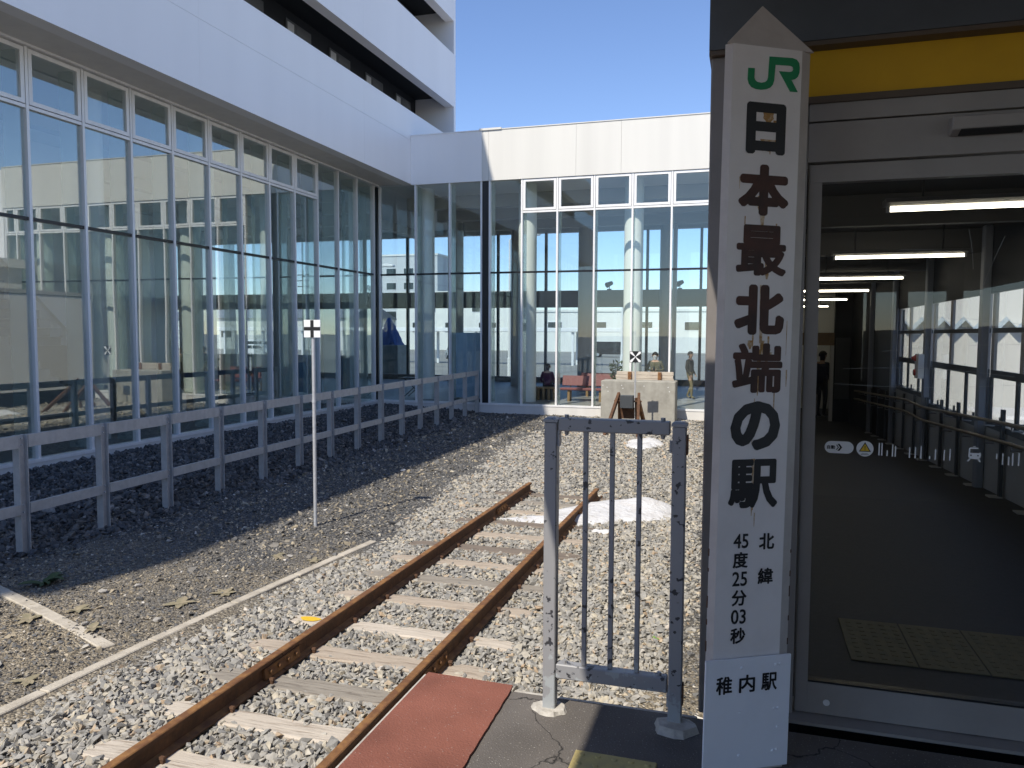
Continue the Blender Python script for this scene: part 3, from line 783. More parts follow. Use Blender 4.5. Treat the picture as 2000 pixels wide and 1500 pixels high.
snow('large patch of old snow lying over the end of the right rail', -1.84, 11.05, 1.20, .66, .10, .42, 4, [(.62, .22, .40, .13), (-.3, .0, .5, .02)])
snow('thin tongue of old snow between the rails beside the large patch', -2.62, 10.40, .66, .30, .06, .28, 12, [])
snow('small far patch of old snow before the concrete block', -2.30, 18.3, .52, .62, .15, .3, 9, [])
snow('tiny lump of snow next to the large snow patch', -1.80, 9.92, .13, .10, .07, .3, 2, [])

# ------------------------------------------------------------------ fence of galvanised steel
fence = thing('fence', 'galvanised steel post and rail fence in front of the glass hall', 'fence', (-8.2, 6.9, -1.05))
finv = Matrix.Translation((8.2, -6.9, 1.05))
fy = [6.93-1.225*2+1.225*k for k in range(0, 17)]
def fx(y): return -8.14-.024*(y-6.9)
pq = MB().box(-.05, .05, -.06, -.050, -.5, 1.41).box(-.05, .05, .050, .06, -.5, 1.41).box(-.005, .005, -.050, .050, -.5, 1.41)
post_me = pq.mesh('post', 'galvanised')
fb_me = MB().tube([(0, 0, 0), (.02, 0, 0)], .013, 6).mesh('bolt', 'galvanised')
for i, y in enumerate(fy):
    o = link('post', post_me, fence, (fx(y), y, -1.06)); o.matrix_parent_inverse = finv
    for z in (.235, .315, -.56, -.47): link('bolt', fb_me, o, (.052, -.03, z+1.06))
    if i < len(fy)-1:
        y2 = fy[i+1]
        for z, hgt in ((.275, .15), (-.525, .12)):
            r_ = MB().bar((fx(y)+.03, y+.066, z), (fx(y2)+.03, y2-.066, z), .05, hgt).build('rail', 'galvanised', fence); r_.matrix_parent_inverse = finv

# ------------------------------------------------------------------ marker sign with the cross
def marker(name, label, loc, h, size, yaw_, pattern):
    t = thing(name, label, 'marker sign', loc, yaw_)
    MB().tube([(0, .012, -.3), (0, .012, h-.02)], .024, 12).build('pole', 'pole_grey', t, smooth=True)
    MB().tube([(0, .012, h*.60), (0, .012, h*.60+.03)], .030, 12).build('collar', 'pole_grey', t, smooth=True)
    s = size/2
    p = MB().box(-s, s, -.022, -.012, h-size, h).build('plate', 'white_plate', t, bevel=.002)
    zc = h-s
    if pattern == '+':
        b = s*.20
        MB().box(-s*.98, s*.98, -.0245, -.0225, zc-b, zc+b).box(-b, b, -.0245, -.0225, zc+b+.0003, zc+s*.98).box(-b, b, -.0245, -.0225, zc-s*.98, zc-b-.0003).build('cross_mark', 'black_plate', p)
    else:
        q = MB(); e = s*.97; c = .30*s
        for k in range(4):
            a = k*math.pi/2
            tri = [(0, .05*s), (-.62*s, e), (.62*s, e)]
            tri = [(x*math.cos(a)-y*math.sin(a), zc+x*math.sin(a)+y*math.cos(a)) for x, y in tri]
            q.prism(tri, -.0245, -.0225, 'y')
        q.build('star_mark', 'black_plate', p)
        frame_x(-s-.006, s+.006, h-size-.006, h+.006, .010, -.025, -.010).build('border', 'black_plate', p)
    return t
marker('cross_marker_sign', 'tall grey pole with a square white sign bearing a black cross', (-5.60, 9.18, -1.06), 2.79, .235, .12, '+')
marker('star_marker_sign', 'square black and white sign with radiating wedges on a pole by the buffer stop', (-3.05, 22.0, -1.06), 2.14, .31, .05, 'x')

# ------------------------------------------------------------------ concrete end block, timber, buffer stop
blk = thing('concrete_block', 'large grey concrete block at the end of the track', 'concrete block', (-3.15, 23.4, -1.05))
binv = Matrix.Translation((3.15, -23.4, 1.05))
o = MB().box(-4.25, -2.03, 23.2, 23.95, -1.2, .165).build('block', 'concrete', blk, bevel=.02); o.matrix_parent_inverse = binv
for k, (x, z) in enumerate([(-4.19, .02), (-4.06, -.04), (-3.62, .03), (-3.58, -.06), (-2.95, .02), (-2.24, .0), (-4.03, -.16), (-2.2, -.13)]):
    h_ = MB().tube([(x, 23.195, z), (x, 23.203, z)], .014, 8).build('form_hole', 'white_plate', blk); h_.matrix_parent_inverse = binv
tb = thing('timber_barrier', 'bleached timber boards held by two rusty rails behind the concrete block', 'barrier', (-3.05, 24.1, -1.05))
tinv2 = Matrix.Translation((3.05, -24.1, 1.05))
for k, (z0, z1) in enumerate(((.10, .195), (.20, .30), (.305, .41))):
    o = MB().box(-3.93+random.uniform(-.03, .03), -2.18+random.uniform(-.03, .03), 24.05, 24.15, z0, z1).build('board', 'wood_pale', tb, bevel=.006); o.matrix_parent_inverse = tinv2
for x in (-3.50, -2.58):
    o = MB().box(x-.055, x+.055, 23.98, 24.045, -1.15, .405).build('post', 'rust', tb, bevel=.004); o.matrix_parent_inverse = tinv2
buf = thing('buffer_stop', 'old buffer stop of bent rusty rails with a dark wooden striking block', 'buffer stop', (-3.05, 20.9, -1.05))
vinv = Matrix.Translation((3.05, -20.9, 1.05))
def bb(o): o.parent = buf; o.matrix_parent_inverse = vinv; return o
for sx in (-1, 1):
    x = -3.07+sx*.27
    bb(MB().bar((x+sx*.16, 19.6, -1.10), (x, 20.98, -.05), .075, .11).build('raking_rail', 'rust_dark', None, bevel=.008))
    bb(MB().bar((x-.02*sx, 20.95, -.18), (x+sx*.10, 21.75, -1.12), .09, .11).build('upright_rail', 'rust', None, bevel=.008))
    bb(MB().bar((x-.06*sx, 20.85, -.15), (x+.05*sx-.10*sx, 21.0, -1.1), .06, .08).build('strut', 'rust_dark', None))
    bb(MB().tube([(x-sx*.12, 20.80, -.24), (x+sx*.10, 20.80, -.24)], .022, 8).build('bolt', 'rust_dark', None))
bb(MB().box(-3.26, -2.91, 20.62, 20.86, -.42, -.075).build('striking_block', 'dark_frame', None, bevel=.012))
bb(MB().box(-3.25, -2.92, 20.88, 21.05, -.72, -.43).build('cross_plate', 'rust_dark', None, bevel=.006))

# ------------------------------------------------------------------ chipped steel barrier on the platform end
gate = thing('steel_barrier', 'chipped grey steel barrier with three thin bars at the platform end', 'barrier', (-.5, 3.03, 0))
ginv = Matrix.Translation((.5, -3.03, 0))
def gp(o): o.parent = gate; o.matrix_parent_inverse = ginv; return o
for x in (-.753, -.245):
    gp(MB().box(x-.026, x+.026, 3.004, 3.056, -.02, 1.198).build('post', 'chipped_grey_paint', None, bevel=.004))
    c = gp(MB().box(x-.030, x+.030, 3.000, 3.060, 1.199, 1.209).add([(x-.030, 3.0, 1.209), (x+.030, 3.0, 1.209), (x+.030, 3.06, 1.209), (x-.030, 3.06, 1.209), (x-.018, 3.012, 1.217), (x+.018, 3.012, 1.217), (x+.018, 3.048, 1.217), (x-.018, 3.048, 1.217)], [(4,5,6,7),(0,1,5,4),(1,2,6,5),(2,3,7,6),(3,0,4,7)]).build('cap', 'chipped_grey_paint', None))
gp(MB().box(-.722, -.281, 3.006, 3.054, 1.163, 1.216).build('top_rail', 'chipped_grey_paint', None, bevel=.004))
gp(MB().box(-.725, -.276, 3.006, 3.054, .143, .203).build('bottom_rail', 'chipped_grey_paint', None, bevel=.004))
for x in (-.612, -.505, -.398):
    gp(MB().box(x-.0095, x+.0095, 3.020, 3.040, .2035, 1.1625).build('bar', 'chipped_grey_paint', None, bevel=.002))
for x, z in ((-.692, 1.2165), (-.309, 1.2165), (-.692, .2035), (-.309, .2035)):
    gp(MB().tube([(x, 3.03, z), (x, 3.03, z+.012)], .010, 6).build('bolt', 'chipped_grey_paint', None))
for x in (-.692, -.309):
    gp(MB().tube([(x, 3.03, 1.162), (x, 3.03, 1.145)], [.012, .007], 6).build('nut', 'chipped_grey_paint', None))
gp(MB().box(-.727, -.718, 3.012, 3.048, 1.10, 1.165).build('bracket', 'chipped_grey_paint', None))
gp(MB().box(-.219, -.212, 3.010, 3.05, 1.09, 1.165).build('bracket', 'rust_dark', None))
gp(MB().box(-.282, -.273, 3.012, 3.048, 1.095, 1.14).build('bracket', 'chipped_grey_paint', None))
gp(MB().box(-.277, -.271, 3.014, 3.048, .085, .145).build('bracket', 'chipped_grey_paint', None))
gp(MB().box(-.219, -.213, 3.010, 3.05, .10, .18).build('bracket', 'rust_dark', None))
for x, y, sx, sy, h in ((-.750, 3.02, .075, .060, .016), (-.238, 3.005, .085, .065, .030)):
    q = MB(); n = 16; rg = random.Random(int(x*1000)); top = []; bot = []
    for k in range(n):
        a = 2*math.pi*k/n; r_ = 1+rg.uniform(-.12, .12)
        bot.append((x+sx*r_*math.cos(a), y+sy*r_*math.sin(a), .001)); top.append((x+sx*r_*.88*math.cos(a), y+sy*r_*.88*math.sin(a), h+rg.uniform(-.004, .004)))
    q.add(bot+top, [(k, (k+1) % n, n+(k+1) % n, n+k) for k in range(n)]+[tuple(range(n, 2*n))])
    gp(q.build('mortar_foot', 'pale_mortar', None))

# ------------------------------------------------------------------ station name post
sp = thing('station_sign', 'white pointed signpost with large black vertical lettering and a green emblem', 'sign post', (.165, 2.865, 0), math.atan2(.51, .86))
sp.rotation_euler.y = R(.72)
Z0, Z1, ZT = .395, 2.515, 2.665
SXL, SXR, FXL, FXR = -.318, .004, -.300, -.040
hexp = [(SXL, .028), (FXL, .008), (FXR, .008), (SXR, .028), (-.075, .150), (-.225, .150)]
q = MB(); n = 6
bot = [(x, y, Z0) for x, y in hexp]; top = [(x, y, Z1) for x, y in hexp]
q.add(bot+top, [(k, (k+1) % n, n+(k+1) % n, n+k) for k in range(n)]+[tuple(range(n))[::-1], tuple(range(n, 2*n))])
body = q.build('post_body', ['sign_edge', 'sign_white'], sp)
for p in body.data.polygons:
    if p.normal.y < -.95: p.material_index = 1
mid = (SXL+SXR)/2
MB().add([(SXL-.003, .010, Z1), (SXR+.003, .010, Z1), (mid, .074, ZT+.012), (-.228, .153, Z1), (-.072, .153, Z1), (mid, .080, ZT+.012)], [(0,1,2),(3,5,4),(0,2,5,3),(1,4,5,2),(0,3,4,1)]).build('pointed_cap', 'sign_edge', sp)
bpn = MB().box(-.334, -.001, -.006, .002, .012, .418).build('base_plate', 'plate_white', sp, bevel=.001)
box('base_core', SXL+.01, -.014, .004, .042, 0, .392, 'sign_edge', sp)
riv = MB().add([(.006*math.cos(k*math.pi/4), 0, .006*math.sin(k*math.pi/4)) for k in range(8)]+[(.0035*math.cos(k*math.pi/4), -.0035, .0035*math.sin(k*math.pi/4)) for k in range(8)], [(k, (k+1) % 8, 8+(k+1) % 8, 8+k) for k in range(8)]+[tuple(range(8, 16))]).mesh('rivet', 'plate_white', smooth=True)
for x, z in ((-.196, .383), (-.046, .385), (-.062, .385), (-.196, .222), (-.062, .225), (-.046, .225), (-.046, .157), (-.196, .066), (-.062, .070), (-.046, .072)):
    link('rivet', riv, bpn, (x, -.006, z))
ypl = .0078
cx0 = -.160
for ch, z, m in (('日', 2.245, 'letter_black'), ('本', 2.04, 'letter_brown'), ('最', 1.837, 'letter_brown'), ('北', 1.635, 'letter_brown'), ('端', 1.435, 'letter_brown'), ('の', 1.235, 'letter_black'), ('駅', 1.033, 'letter_black')):
    wd = .152 if ch == '日' else .196
    link('lettering', text_mesh(ch, wd*.98, .172, m, .034 if ch in '最端駅' else .055), sp, (cx0-.008, ypl, z))
for ch, z in (('北', .827), ('緯', .703)): link('lettering', text_mesh(ch, .060, .058, 'letter_black', .028), sp, (-.108, ypl, z))
for ch, z in (('45', .832), ('度', .765), ('25', .698), ('分', .630), ('03', .563), ('秒', .495)):
    link('lettering', text_mesh(ch, .058, .052 if ch.isdigit() else .057, 'letter_black', .016 if ch.isdigit() else .028), sp, (-.208, ypl, z))
for ch, x in (('稚', -.262), ('内', -.173), ('駅', -.086)): link('lettering', text_mesh(ch, .062, .064, 'letter_black', .024), bpn, (x, -.006, .326))
jr = [(377,330),(510,337),(535,346),(550,365),(554,390),(553,418),(545,440),(530,453),(508,458),(548,525),(503,522),(435,410),(497,414),(511,410),(517,400),(515,388),(505,381),(490,379),(413,375),(408,462),(401,485),(388,500),(366,509),(335,512),(305,508),(280,497),(264,478),(257,455),(258,393),(295,395),(294,445),(299,459),(311,469),(335,474),(356,470),(368,460),(373,445)]
jp = []
for a, b in jr:
    b2 = b-.094*(a-258); jp.append((-.243+(a-258)/290*.190, 2.484-(b2-319)/186*.112))
MB().prism(jp, ypl-.0020, ypl-.0003, 'y').build('emblem', 'letter_green', sp)
# rust weeping from the letters and chips at the lower edges
rs = random.Random(3)
for (x, z, wd, ln) in [(-.135, 2.275, .016, .026), (-.118, 2.273, .012, .024), (-.178, 2.20, .010, .030), (-.150, 2.197, .009, .036), (-.118, 2.20, .012, .028), (-.145, 1.915, .008, .05), (-.115, 1.93, .006, .04), (-.20, 1.92, .005, .03), (-.26, 2.08, .004, .04), (-.158, 1.62, .010, .17), (-.152, 1.53, .016, .05), (-.19, 1.55, .007, .06), (-.13, 1.545, .009, .05), (-.155, 1.32, .009, .05), (-.175, 1.33, .006, .03), (-.12, 1.49, .018, .012), (-.168, 1.06, .010, .12), (-.16, .93, .006, .05), (-.055, 1.43, .008, .06), (-.18, 1.23, .004, .06), (-.163, 1.72, .014, .20), (-.200, 1.53, .030, .03), (-.135, 1.50, .034, .05), (-.165, 1.50, .016, .16), (-.170, 2.02, .05, .10), (-.145, 1.82, .03, .08), (-.172, 1.12, .014, .20), (-.235, 1.95, .006, .06), (-.10, 1.35, .006, .08), (-.06, 1.60, .004, .12), (-.16, 2.30, .05, .05), (-.155, 2.21, .06, .04)]:
    q = MB(); n = 5; L_ = []; R_ = []
    for k in range(n+1):
        t = k/n; ww = wd/2*(1-.75*t)*rs.uniform(.6, 1.2); L_.append((x-ww, ypl-.0004, z-ln*t)); R_.append((x+ww, ypl-.0004, z-ln*t))
    q.add(L_+R_, [(k, k+1, n+2+k, n+1+k) for k in range(n)]); q.build('rust_stain', 'rust_stain', sp)
for side in (-1, 1):
    z = .44
    for k in range(9):
        hgt = rs.uniform(.012, .045); wd = rs.uniform(.004, .011)
        xa = SXR-wd if side > 0 else SXL-.0012
        xb = SXR+.0012 if side > 0 else SXL+wd
        box('paint_chip', xa, xb, .0265, .032, z, z+hgt, 'rust_dark', sp) if k % 2 == 0 else None
        z += hgt+rs.uniform(.0, .03)

# ------------------------------------------------------------------ entrance building with the corridor behind the door
ent = thing('entrance_building', 'station corridor building with dark slate fascia and yellow band above a glazed door', 'building', (1.5, 3.3, 0))
einv = Matrix.Translation((-1.5, -3.3, 0))
def eb(name, x0, x1, y0, y1, z0, z1, m, bevel=0, parent=None):
    o = box(name, x0, x1, y0, y1, z0, z1, m, parent or ent, bevel)
    if parent is None: o.matrix_parent_inverse = einv
    return o
YW = 3.27
eb('fascia', -.172, 5.5, 3.19, 3.40, 2.66, 3.6, 'slate_paint')
b_ = MB().tube([(.145, 3.175, 2.84), (.145, 3.192, 2.84)], .014, 10).build('fascia_bolt', 'slate_paint', ent); b_.matrix_parent_inverse = einv
eb('trim', -.172, 5.5, 3.195, 3.40, 2.642, 2.659, 'brown_trim')
eb('yellow_band', .03, 5.5, 3.262, 3.38, 2.468, 2.6415, 'yellow_band')
eb('trim', .03, 5.5, 3.245, 3.39, 2.442, 2.467, 'brown_trim')
eb('corner_column', -.165, .03, 3.22, 3.45, -.02, 2.641, 'taupe_paint', .006)
eb('jamb', .032, .152, 3.275, 3.40, 0, 2.441, 'taupe_paint')
eb('jamb', .155, .205, 3.262, 3.39, 0, 2.441, 'aluminium_satin', .003)
eb('header_strip', .2065, 5.5, 3.258, 3.39, 2.376, 2.441, 'aluminium_satin')
eb('header_panel', .2065, 5.5, 3.264, 3.38, 2.222, 2.370, 'aluminium_satin')
sn = MB().prism([(3.258, 2.285), (3.205, 2.298), (3.195, 2.345), (3.263, 2.352)], .69, .945, 'x').build('door_sensor', 'aluminium_satin', ent, bevel=.004); sn.matrix_parent_inverse = einv
MB().prism([(3.250, 2.2838), (3.205, 2.2948), (3.204, 2.2988), (3.250, 2.2878)], .72, .925, 'x').build('lens', 'black_plate', sn)
# sliding door
door = eb('door', .213, 2.4, 3.281, 3.325, 2.146, 2.214, 'aluminium_satin')
MB().box(.213, .262, 3.281, 3.325, .018, 2.1455).build('stile', 'aluminium_satin', door)
MB().box(2.34, 2.4, 3.281, 3.325, .018, 2.1455).build('stile', 'aluminium_satin', door)
MB().box(.2625, 2.3395, 3.281, 3.325, .018, .145).build('bottom_rail', 'aluminium_satin', door)
MB().box(.2625, 2.3395, 3.283, 3.323, .1455, .153).build('glazing_bead', 'black_trim', door)
MB().box(.2625, 2.3395, 3.300, 3.306, .1535, 2.1455).build('glass_pane', 'door_glass', door)
MB().tube([(.335, 3.278, .068), (.335, 3.2825, .068)], .013, 14).build('lock', 'aluminium', door)
eb('threshold', .155, 5.5, 3.20, 3.42, .001, .014, 'aluminium_satin')
# stickers on the pane
def sticker(name, q, m): return q.build(name, m, door)
def disc(cx, cz, rx, rz, y, n=32): return [(cx+rx*math.cos(2*math.pi*k/n), cz+rz*math.sin(2*math.pi*k/n)) for k in range(n)]
pill = [(.325+.024*math.cos(a), 1.107+.024*math.sin(a)) for a in np.linspace(math.pi/2, 3*math.pi/2, 12)]+[(.384+.024*math.cos(a), 1.107+.024*math.sin(a)) for a in np.linspace(-math.pi/2, math.pi/2, 12)]
sticker('pill_sticker', MB().prism(pill, 3.2985, 3.2995, 'y'), 'white_gloss')
link('sticker_text', text_mesh('自動', .030, .0155, 'letter_black', .035, .0003), door, (.325, 3.2983, 1.107))
sticker('arrow', MB().prism([(.348, 1.121), (.356, 1.121), (.366, 1.107), (.356, 1.093), (.348, 1.093), (.358, 1.107)], 3.298, 3.2984, 'y').prism([(.343, 1.117), (.347, 1.117), (.354, 1.107), (.347, 1.097), (.343, 1.097), (.350, 1.107)], 3.298, 3.2984, 'y'), 'letter_black')
sticker('round_sticker', MB().prism(disc(.449, 1.106, .031, .031, 0), 3.2985, 3.2995, 'y'), 'white_gloss')
sticker('warning_triangle', MB().prism([(.427, 1.094), (.471, 1.094), (.449, 1.132)], 3.298, 3.2984, 'y'), 'letter_black')
sticker('warning_face', MB().prism([(.4325, 1.097), (.4655, 1.097), (.449, 1.1255)], 3.2975, 3.2979, 'y'), 'warning_yellow')
sticker('exclamation_mark', MB().prism([(.4475, 1.117), (.4505, 1.117), (.4497, 1.105), (.4483, 1.105)], 3.297, 3.2974, 'y').prism(disc(.449, 1.1015, .0017, .0017, 0, 10), 3.297, 3.2974, 'y'), 'letter_black')
sticker('small_print', MB().box(.437, .459, 3.298, 3.2984, 1.087, 1.0885).box(.434, .463, 3.298, 3.2984, 1.082, 1.0838), 'letter_black')
bars = [(.500, 1.130, 1.082), (.510, 1.130, 1.082), (.529, 1.102, 1.081), (.548, 1.126, 1.080), (.558, 1.121, 1.080), (.608, 1.118, 1.078), (.628, 1.119, 1.077), (.648, 1.124, 1.077), (.678, 1.087, 1.076), (.698, 1.114, 1.075), (.728, 1.114, 1.074), (.748, 1.118, 1.075), (.905, 1.108, 1.088), (.925, 1.110, 1.068), (.945, 1.098, 1.067), (.958, 1.112, 1.066), (.978, 1.114, 1.066), (1.0, 1.110, 1.066), (1.03, 1.1, 1.066)]
for x, zt, zb in bars: sticker('bar_mark', MB().prism([(x-.0024, zb), (x+.0024, zb), (x+.0024, zt), (x-.0014, zt+.002)], 3.2985, 3.2995, 'y'), 'white_gloss')
tx, tz, k_ = .830, 1.103, .00019
def T(pts): return [(tx+(a-1070)*k_*.95, tz-(b-685)*k_) for a, b in pts]
q = MB()
q.prism(T([(965,660),(1150,662),(1170,655),(1175,640),(1188,650),(1195,700),(1188,745),(1165,768),(1130,785),(1030,783),(985,765),(960,740)]), 3.2985, 3.2995, 'y')
q.prism(T([(965,659),(992,659),(992,590),(1000,578),(1145,578),(1145,552),(1000,552),(975,565),(965,590)]), 3.2985, 3.2995, 'y')
q.prism(T([(1045,525),(1090,525),(1090,543),(1045,543)]), 3.2985, 3.2995, 'y')
q.prism(T([(1015,770),(975,832),(935,832),(988,766)]), 3.2985, 3.2995, 'y'); q.prism(T([(1125,775),(1165,768),(1200,840),(1170,840)]), 3.2985, 3.2995, 'y')
sticker('train_sticker', q, 'white_gloss')
sticker('headlamp', MB().prism(disc(tx-.011, tz-.0045, .0026, .0026, 0, 12), 3.298, 3.2984, 'y').prism(disc(tx+.0125, tz-.0052, .0026, .0026, 0, 12), 3.298, 3.2984, 'y'), 'letter_black')

rk = random.Random(11)
for (x0, z0, x1, z1, bow) in [(.62, 1.62, 1.15, 1.55, .02), (.36, 1.42, .95, 1.40, .015), (.78, 1.95, .80, 1.80, .006), (.90, 1.92, .84, 1.74, -.03), (.33, 1.36, .98, 1.37, -.012), (.55, 1.88, .78, 1.85, .01), (.50, 1.49, 1.1, 1.52, .01)]:
    MB().tube([(x0+(x1-x0)*t+bow*.5*math.sin(3*t), 3.2992, z0+(z1-z0)*t+bow*math.sin(math.pi*t)) for t in np.linspace(0, 1, 14)], .00055, 4).build('scratch_reflection', 'dado', door)  # scratches and wire reflections drawn as thin pale tubes
# corridor: floor, walls, ceiling
def flz(y): return 0 if y < 8 else max(-.56, -.045*(y-8))
pts = [(3.42, 0), (8, 0), (20.4, -.56), (24.2, -.56)]
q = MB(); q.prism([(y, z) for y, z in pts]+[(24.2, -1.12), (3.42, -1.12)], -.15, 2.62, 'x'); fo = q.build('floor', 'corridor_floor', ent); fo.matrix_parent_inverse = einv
fo_t = MB().box(0, .292, 0, .57, .001, .007).mesh('tactile_tile', 'dimmed_tile', bevel=.002)
td = MB()
for i in range(5):
    for j in range(9): td.box(.03+.055*i, .055+.055*i, .04+.058*j, .065+.058*j, .0065, .010)
td_me = td.mesh('stud', 'dimmed_tile')
for k in range(6):
    t = link('tactile_tile', fo_t, ent, (.505+.297*k, 3.925, 0)); t.matrix_parent_inverse = einv; link('stud', td_me, t)
eb('side_wall', -.15, -.03, 3.46, 24.2, -1.12, 2.9, 'white_panel')
for y in (6.5, 10.5, 14.5, 18.5):
    wq = frame_y(y-.7, y+.7, 1.0, 2.1, .06, -.17, -.14).build('window', 'aluminium', ent); wq.matrix_parent_inverse = einv
    MB().box(-.158, -.152, y-.64, y+.64, 1.06, 2.04).build('pane', 'recess_pane', wq)
eb('roof', -.17, 2.75, 3.41, 24.2, 2.92, 3.06, 'canopy_paint')
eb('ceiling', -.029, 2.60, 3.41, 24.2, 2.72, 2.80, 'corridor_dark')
for y in (4.6, 7.1, 9.6, 12.1, 14.6, 17.1): eb('ceiling_beam', -.029, 2.5, y-.05, y+.05, 2.46, 2.715, 'beam_grey')
# right-hand window wall
XW = 2.42
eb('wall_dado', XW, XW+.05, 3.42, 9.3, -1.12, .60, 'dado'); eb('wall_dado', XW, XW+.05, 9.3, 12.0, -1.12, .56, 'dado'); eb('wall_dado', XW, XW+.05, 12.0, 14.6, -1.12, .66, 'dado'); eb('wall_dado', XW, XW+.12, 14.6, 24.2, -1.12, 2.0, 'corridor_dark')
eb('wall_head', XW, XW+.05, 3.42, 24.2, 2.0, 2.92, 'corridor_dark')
for y0, y1 in ((3.6, 3.72), (6.55, 6.67), (9.22, 9.34), (11.9, 12.03), (14.45, 14.6), (17.0, 17.15)):
    eb('column', XW-.085, XW-.005, y0, y1, -.6, 2.71, 'blue_grey_paint', .01)
bays = [(3.72, 6.55, .60), (6.67, 9.22, .60), (9.34, 11.9, .56), (12.03, 14.45, .66)]
for y0, y1, zs in bays:
    eb('window_sill', XW-.01, XW+.07, y0, y1, zs+.001, zs+.06, 'dark_frame')
    eb('transom', XW+.015, XW+.045, y0, y1, 1.12, 1.20, 'dark_frame'); eb('transom', XW+.018, XW+.042, y0, y1, 1.585, 1.635, 'dark_frame')
    for k in range(4):
        y = y0+(y1-y0)*k/3.0
        eb('mullion', XW+.018, XW+.042, y-.035, y+.035, zs+.06, 1.119, 'dark_frame')
    for k in range(3):
        a = y0+(y1-y0)*k/3.0+.036; b = y0+(y1-y0)*(k+1)/3.0-.036
        eb('glass_pane', XW+.027, XW+.032, a, b, zs+.061, 1.118, 'clear_glass')
        ha = MB().box(XW-.02, XW+.04, (a+b)/2-.03, (a+b)/2+.03, zs+.062, zs+.08).box(XW, XW+.02, (a+b)/2-.012, (a+b)/2+.012, zs+.08, zs+.14).build('window_latch', 'dark_frame', ent); ha.matrix_parent_inverse = einv
    for y in (y0+.05, y0+(y1-y0)*.62, y1-.05):
        eb('mullion', XW+.014, XW+.044, y-.05, y+.05, 1.201, 1.584, 'window_mullion'); eb('mullion', XW+.014, XW+.044, y-.05, y+.05, 1.636, 1.999, 'window_mullion')
    eb('glass_pane', XW+.027, XW+.032, y0+.101, y1-.101, 1.201, 1.584, 'clear_glass'); eb('glass_pane', XW+.027, XW+.032, y0+.101, y1-.101, 1.636, 1.998, 'clear_glass')
# posts along the dado and the two handrails
y = 4.4
while y < 17:
    eb('rail_post', XW-.05, XW-.02, y-.03, y+.03, flz(y)-.02, .86+flz(y)*.9, 'dark_frame'); eb('post_foot', XW-.14, XW-.02, y-.07, y+.07, flz(y)-.01, flz(y)+.012, 'dado'); y += .83
hx = XW-.14
for dz in (0, -.175):
    hp = [(hx, 3.6, .88+dz), (hx, 8.0, .75+dz), (hx, 11.3, .60+dz), (hx, 11.7, .585+dz), (hx, 12.8, .595+dz), (hx, 18.6, .33+dz), (hx+.15, 18.8, .30+dz)]
    q = MB().tube(hp, .019, 10).build('handrail', 'handrail', ent, smooth=True); q.matrix_parent_inverse = einv
    for y in np.arange(4.6, 18.5, .83):
        z = np.interp(y, [a[1] for a in hp], [a[2] for a in hp])
        kq = MB().tube([(hx, y, z-.02), (hx, y, z-.055), (XW-.05, y, z-.06)], .008, 6).build('bracket', 'aluminium_satin', q)
# far end: wall with open doorway, lit room behind
eb('end_wall', 2.02, XW, 20.5, 20.65, -.6, 2.72, 'corridor_dark'); eb('end_wall', -.02, 1.0, 20.5, 20.65, -.6, 2.72, 'corridor_dark')
eb('notice_board', 2.06, 2.38, 20.46, 20.495, .0, 1.5, 'dark_frame')
eb('lintel', 1.001, 2.019, 20.48, 20.63, 1.31, 1.62, 'wood_bench'); eb('door_frame', 1.94, 2.018, 20.47, 20.64, -.56, 1.309, 'aluminium')
eb('room_wall', -.02, XW, 24.0, 24.15, -.56, 2.72, 'hall_white'); eb('room_wall', XW-.1, XW-.002, 20.7, 23.99, -.56, 2.71, 'hall_white'); eb('room_ceiling', -.02, XW-.101, 20.7, 23.99, 2.55, 2.70, 'hall_white')

# ceiling lights of the corridor; the last is added to brighten the far room
lab = ['nearest fluorescent ceiling light behind the glass door', 'second fluorescent ceiling light of the corridor', 'third fluorescent ceiling light of the corridor', 'fourth fluorescent ceiling light of the corridor', 'fifth and farthest visible fluorescent light of the dark corridor', 'added fluorescent light to brighten the pale room behind the far doorway']
for k, y in enumerate((5.42, 8.62, 11.78, 14.95, 18.1, 22.2)):
    z = 2.35-(0 if y < 16 else .02)
    t = thing('ceiling_light', lab[k], 'ceiling light', (1.42, y, z), 0, 'corridor ceiling lights')
    MB().prism([(-.075, .055), (-.075, .030), (-.035, .012), (.035, .012), (.075, .030), (.075, .055)], -.62, .62, 'x').build('housing', 'light_housing', t)
    MB().tube([(-.585, 0, -.005), (.585, 0, -.005)], .0155, 10).build('tube', 'tube_light', t, smooth=True)
    MB().box(-.605, -.586, -.02, .02, -.022, .011).box(.586, .605, -.02, .02, -.022, .011).build('socket', 'white_gloss', t)
    for x in (-.4, .4): MB().tube([(x, 0, .055), (x, 0, .36 if y < 20 else .2)], .008, 6).build('hanger', 'dark_frame', t)
ab = thing('alarm_box', 'white alarm box with red lamps on a corridor column', 'alarm box', (XW-.12, 11.98, 1.13))
MB().box(-.05, .03, -.11, .11, -.17, .17).build('case', 'white_gloss', ab, bevel=.006)
MB().tube([(-.05, .05, .11), (-.10, .05, .11)], [.045, .02], 12).build('lamp', 'alarm_red', ab, smooth=True); MB().tube([(-.05, .05, -.09), (-.075, .05, -.09)], [.05, .04], 12).build('push_button', 'alarm_red', ab, smooth=True)

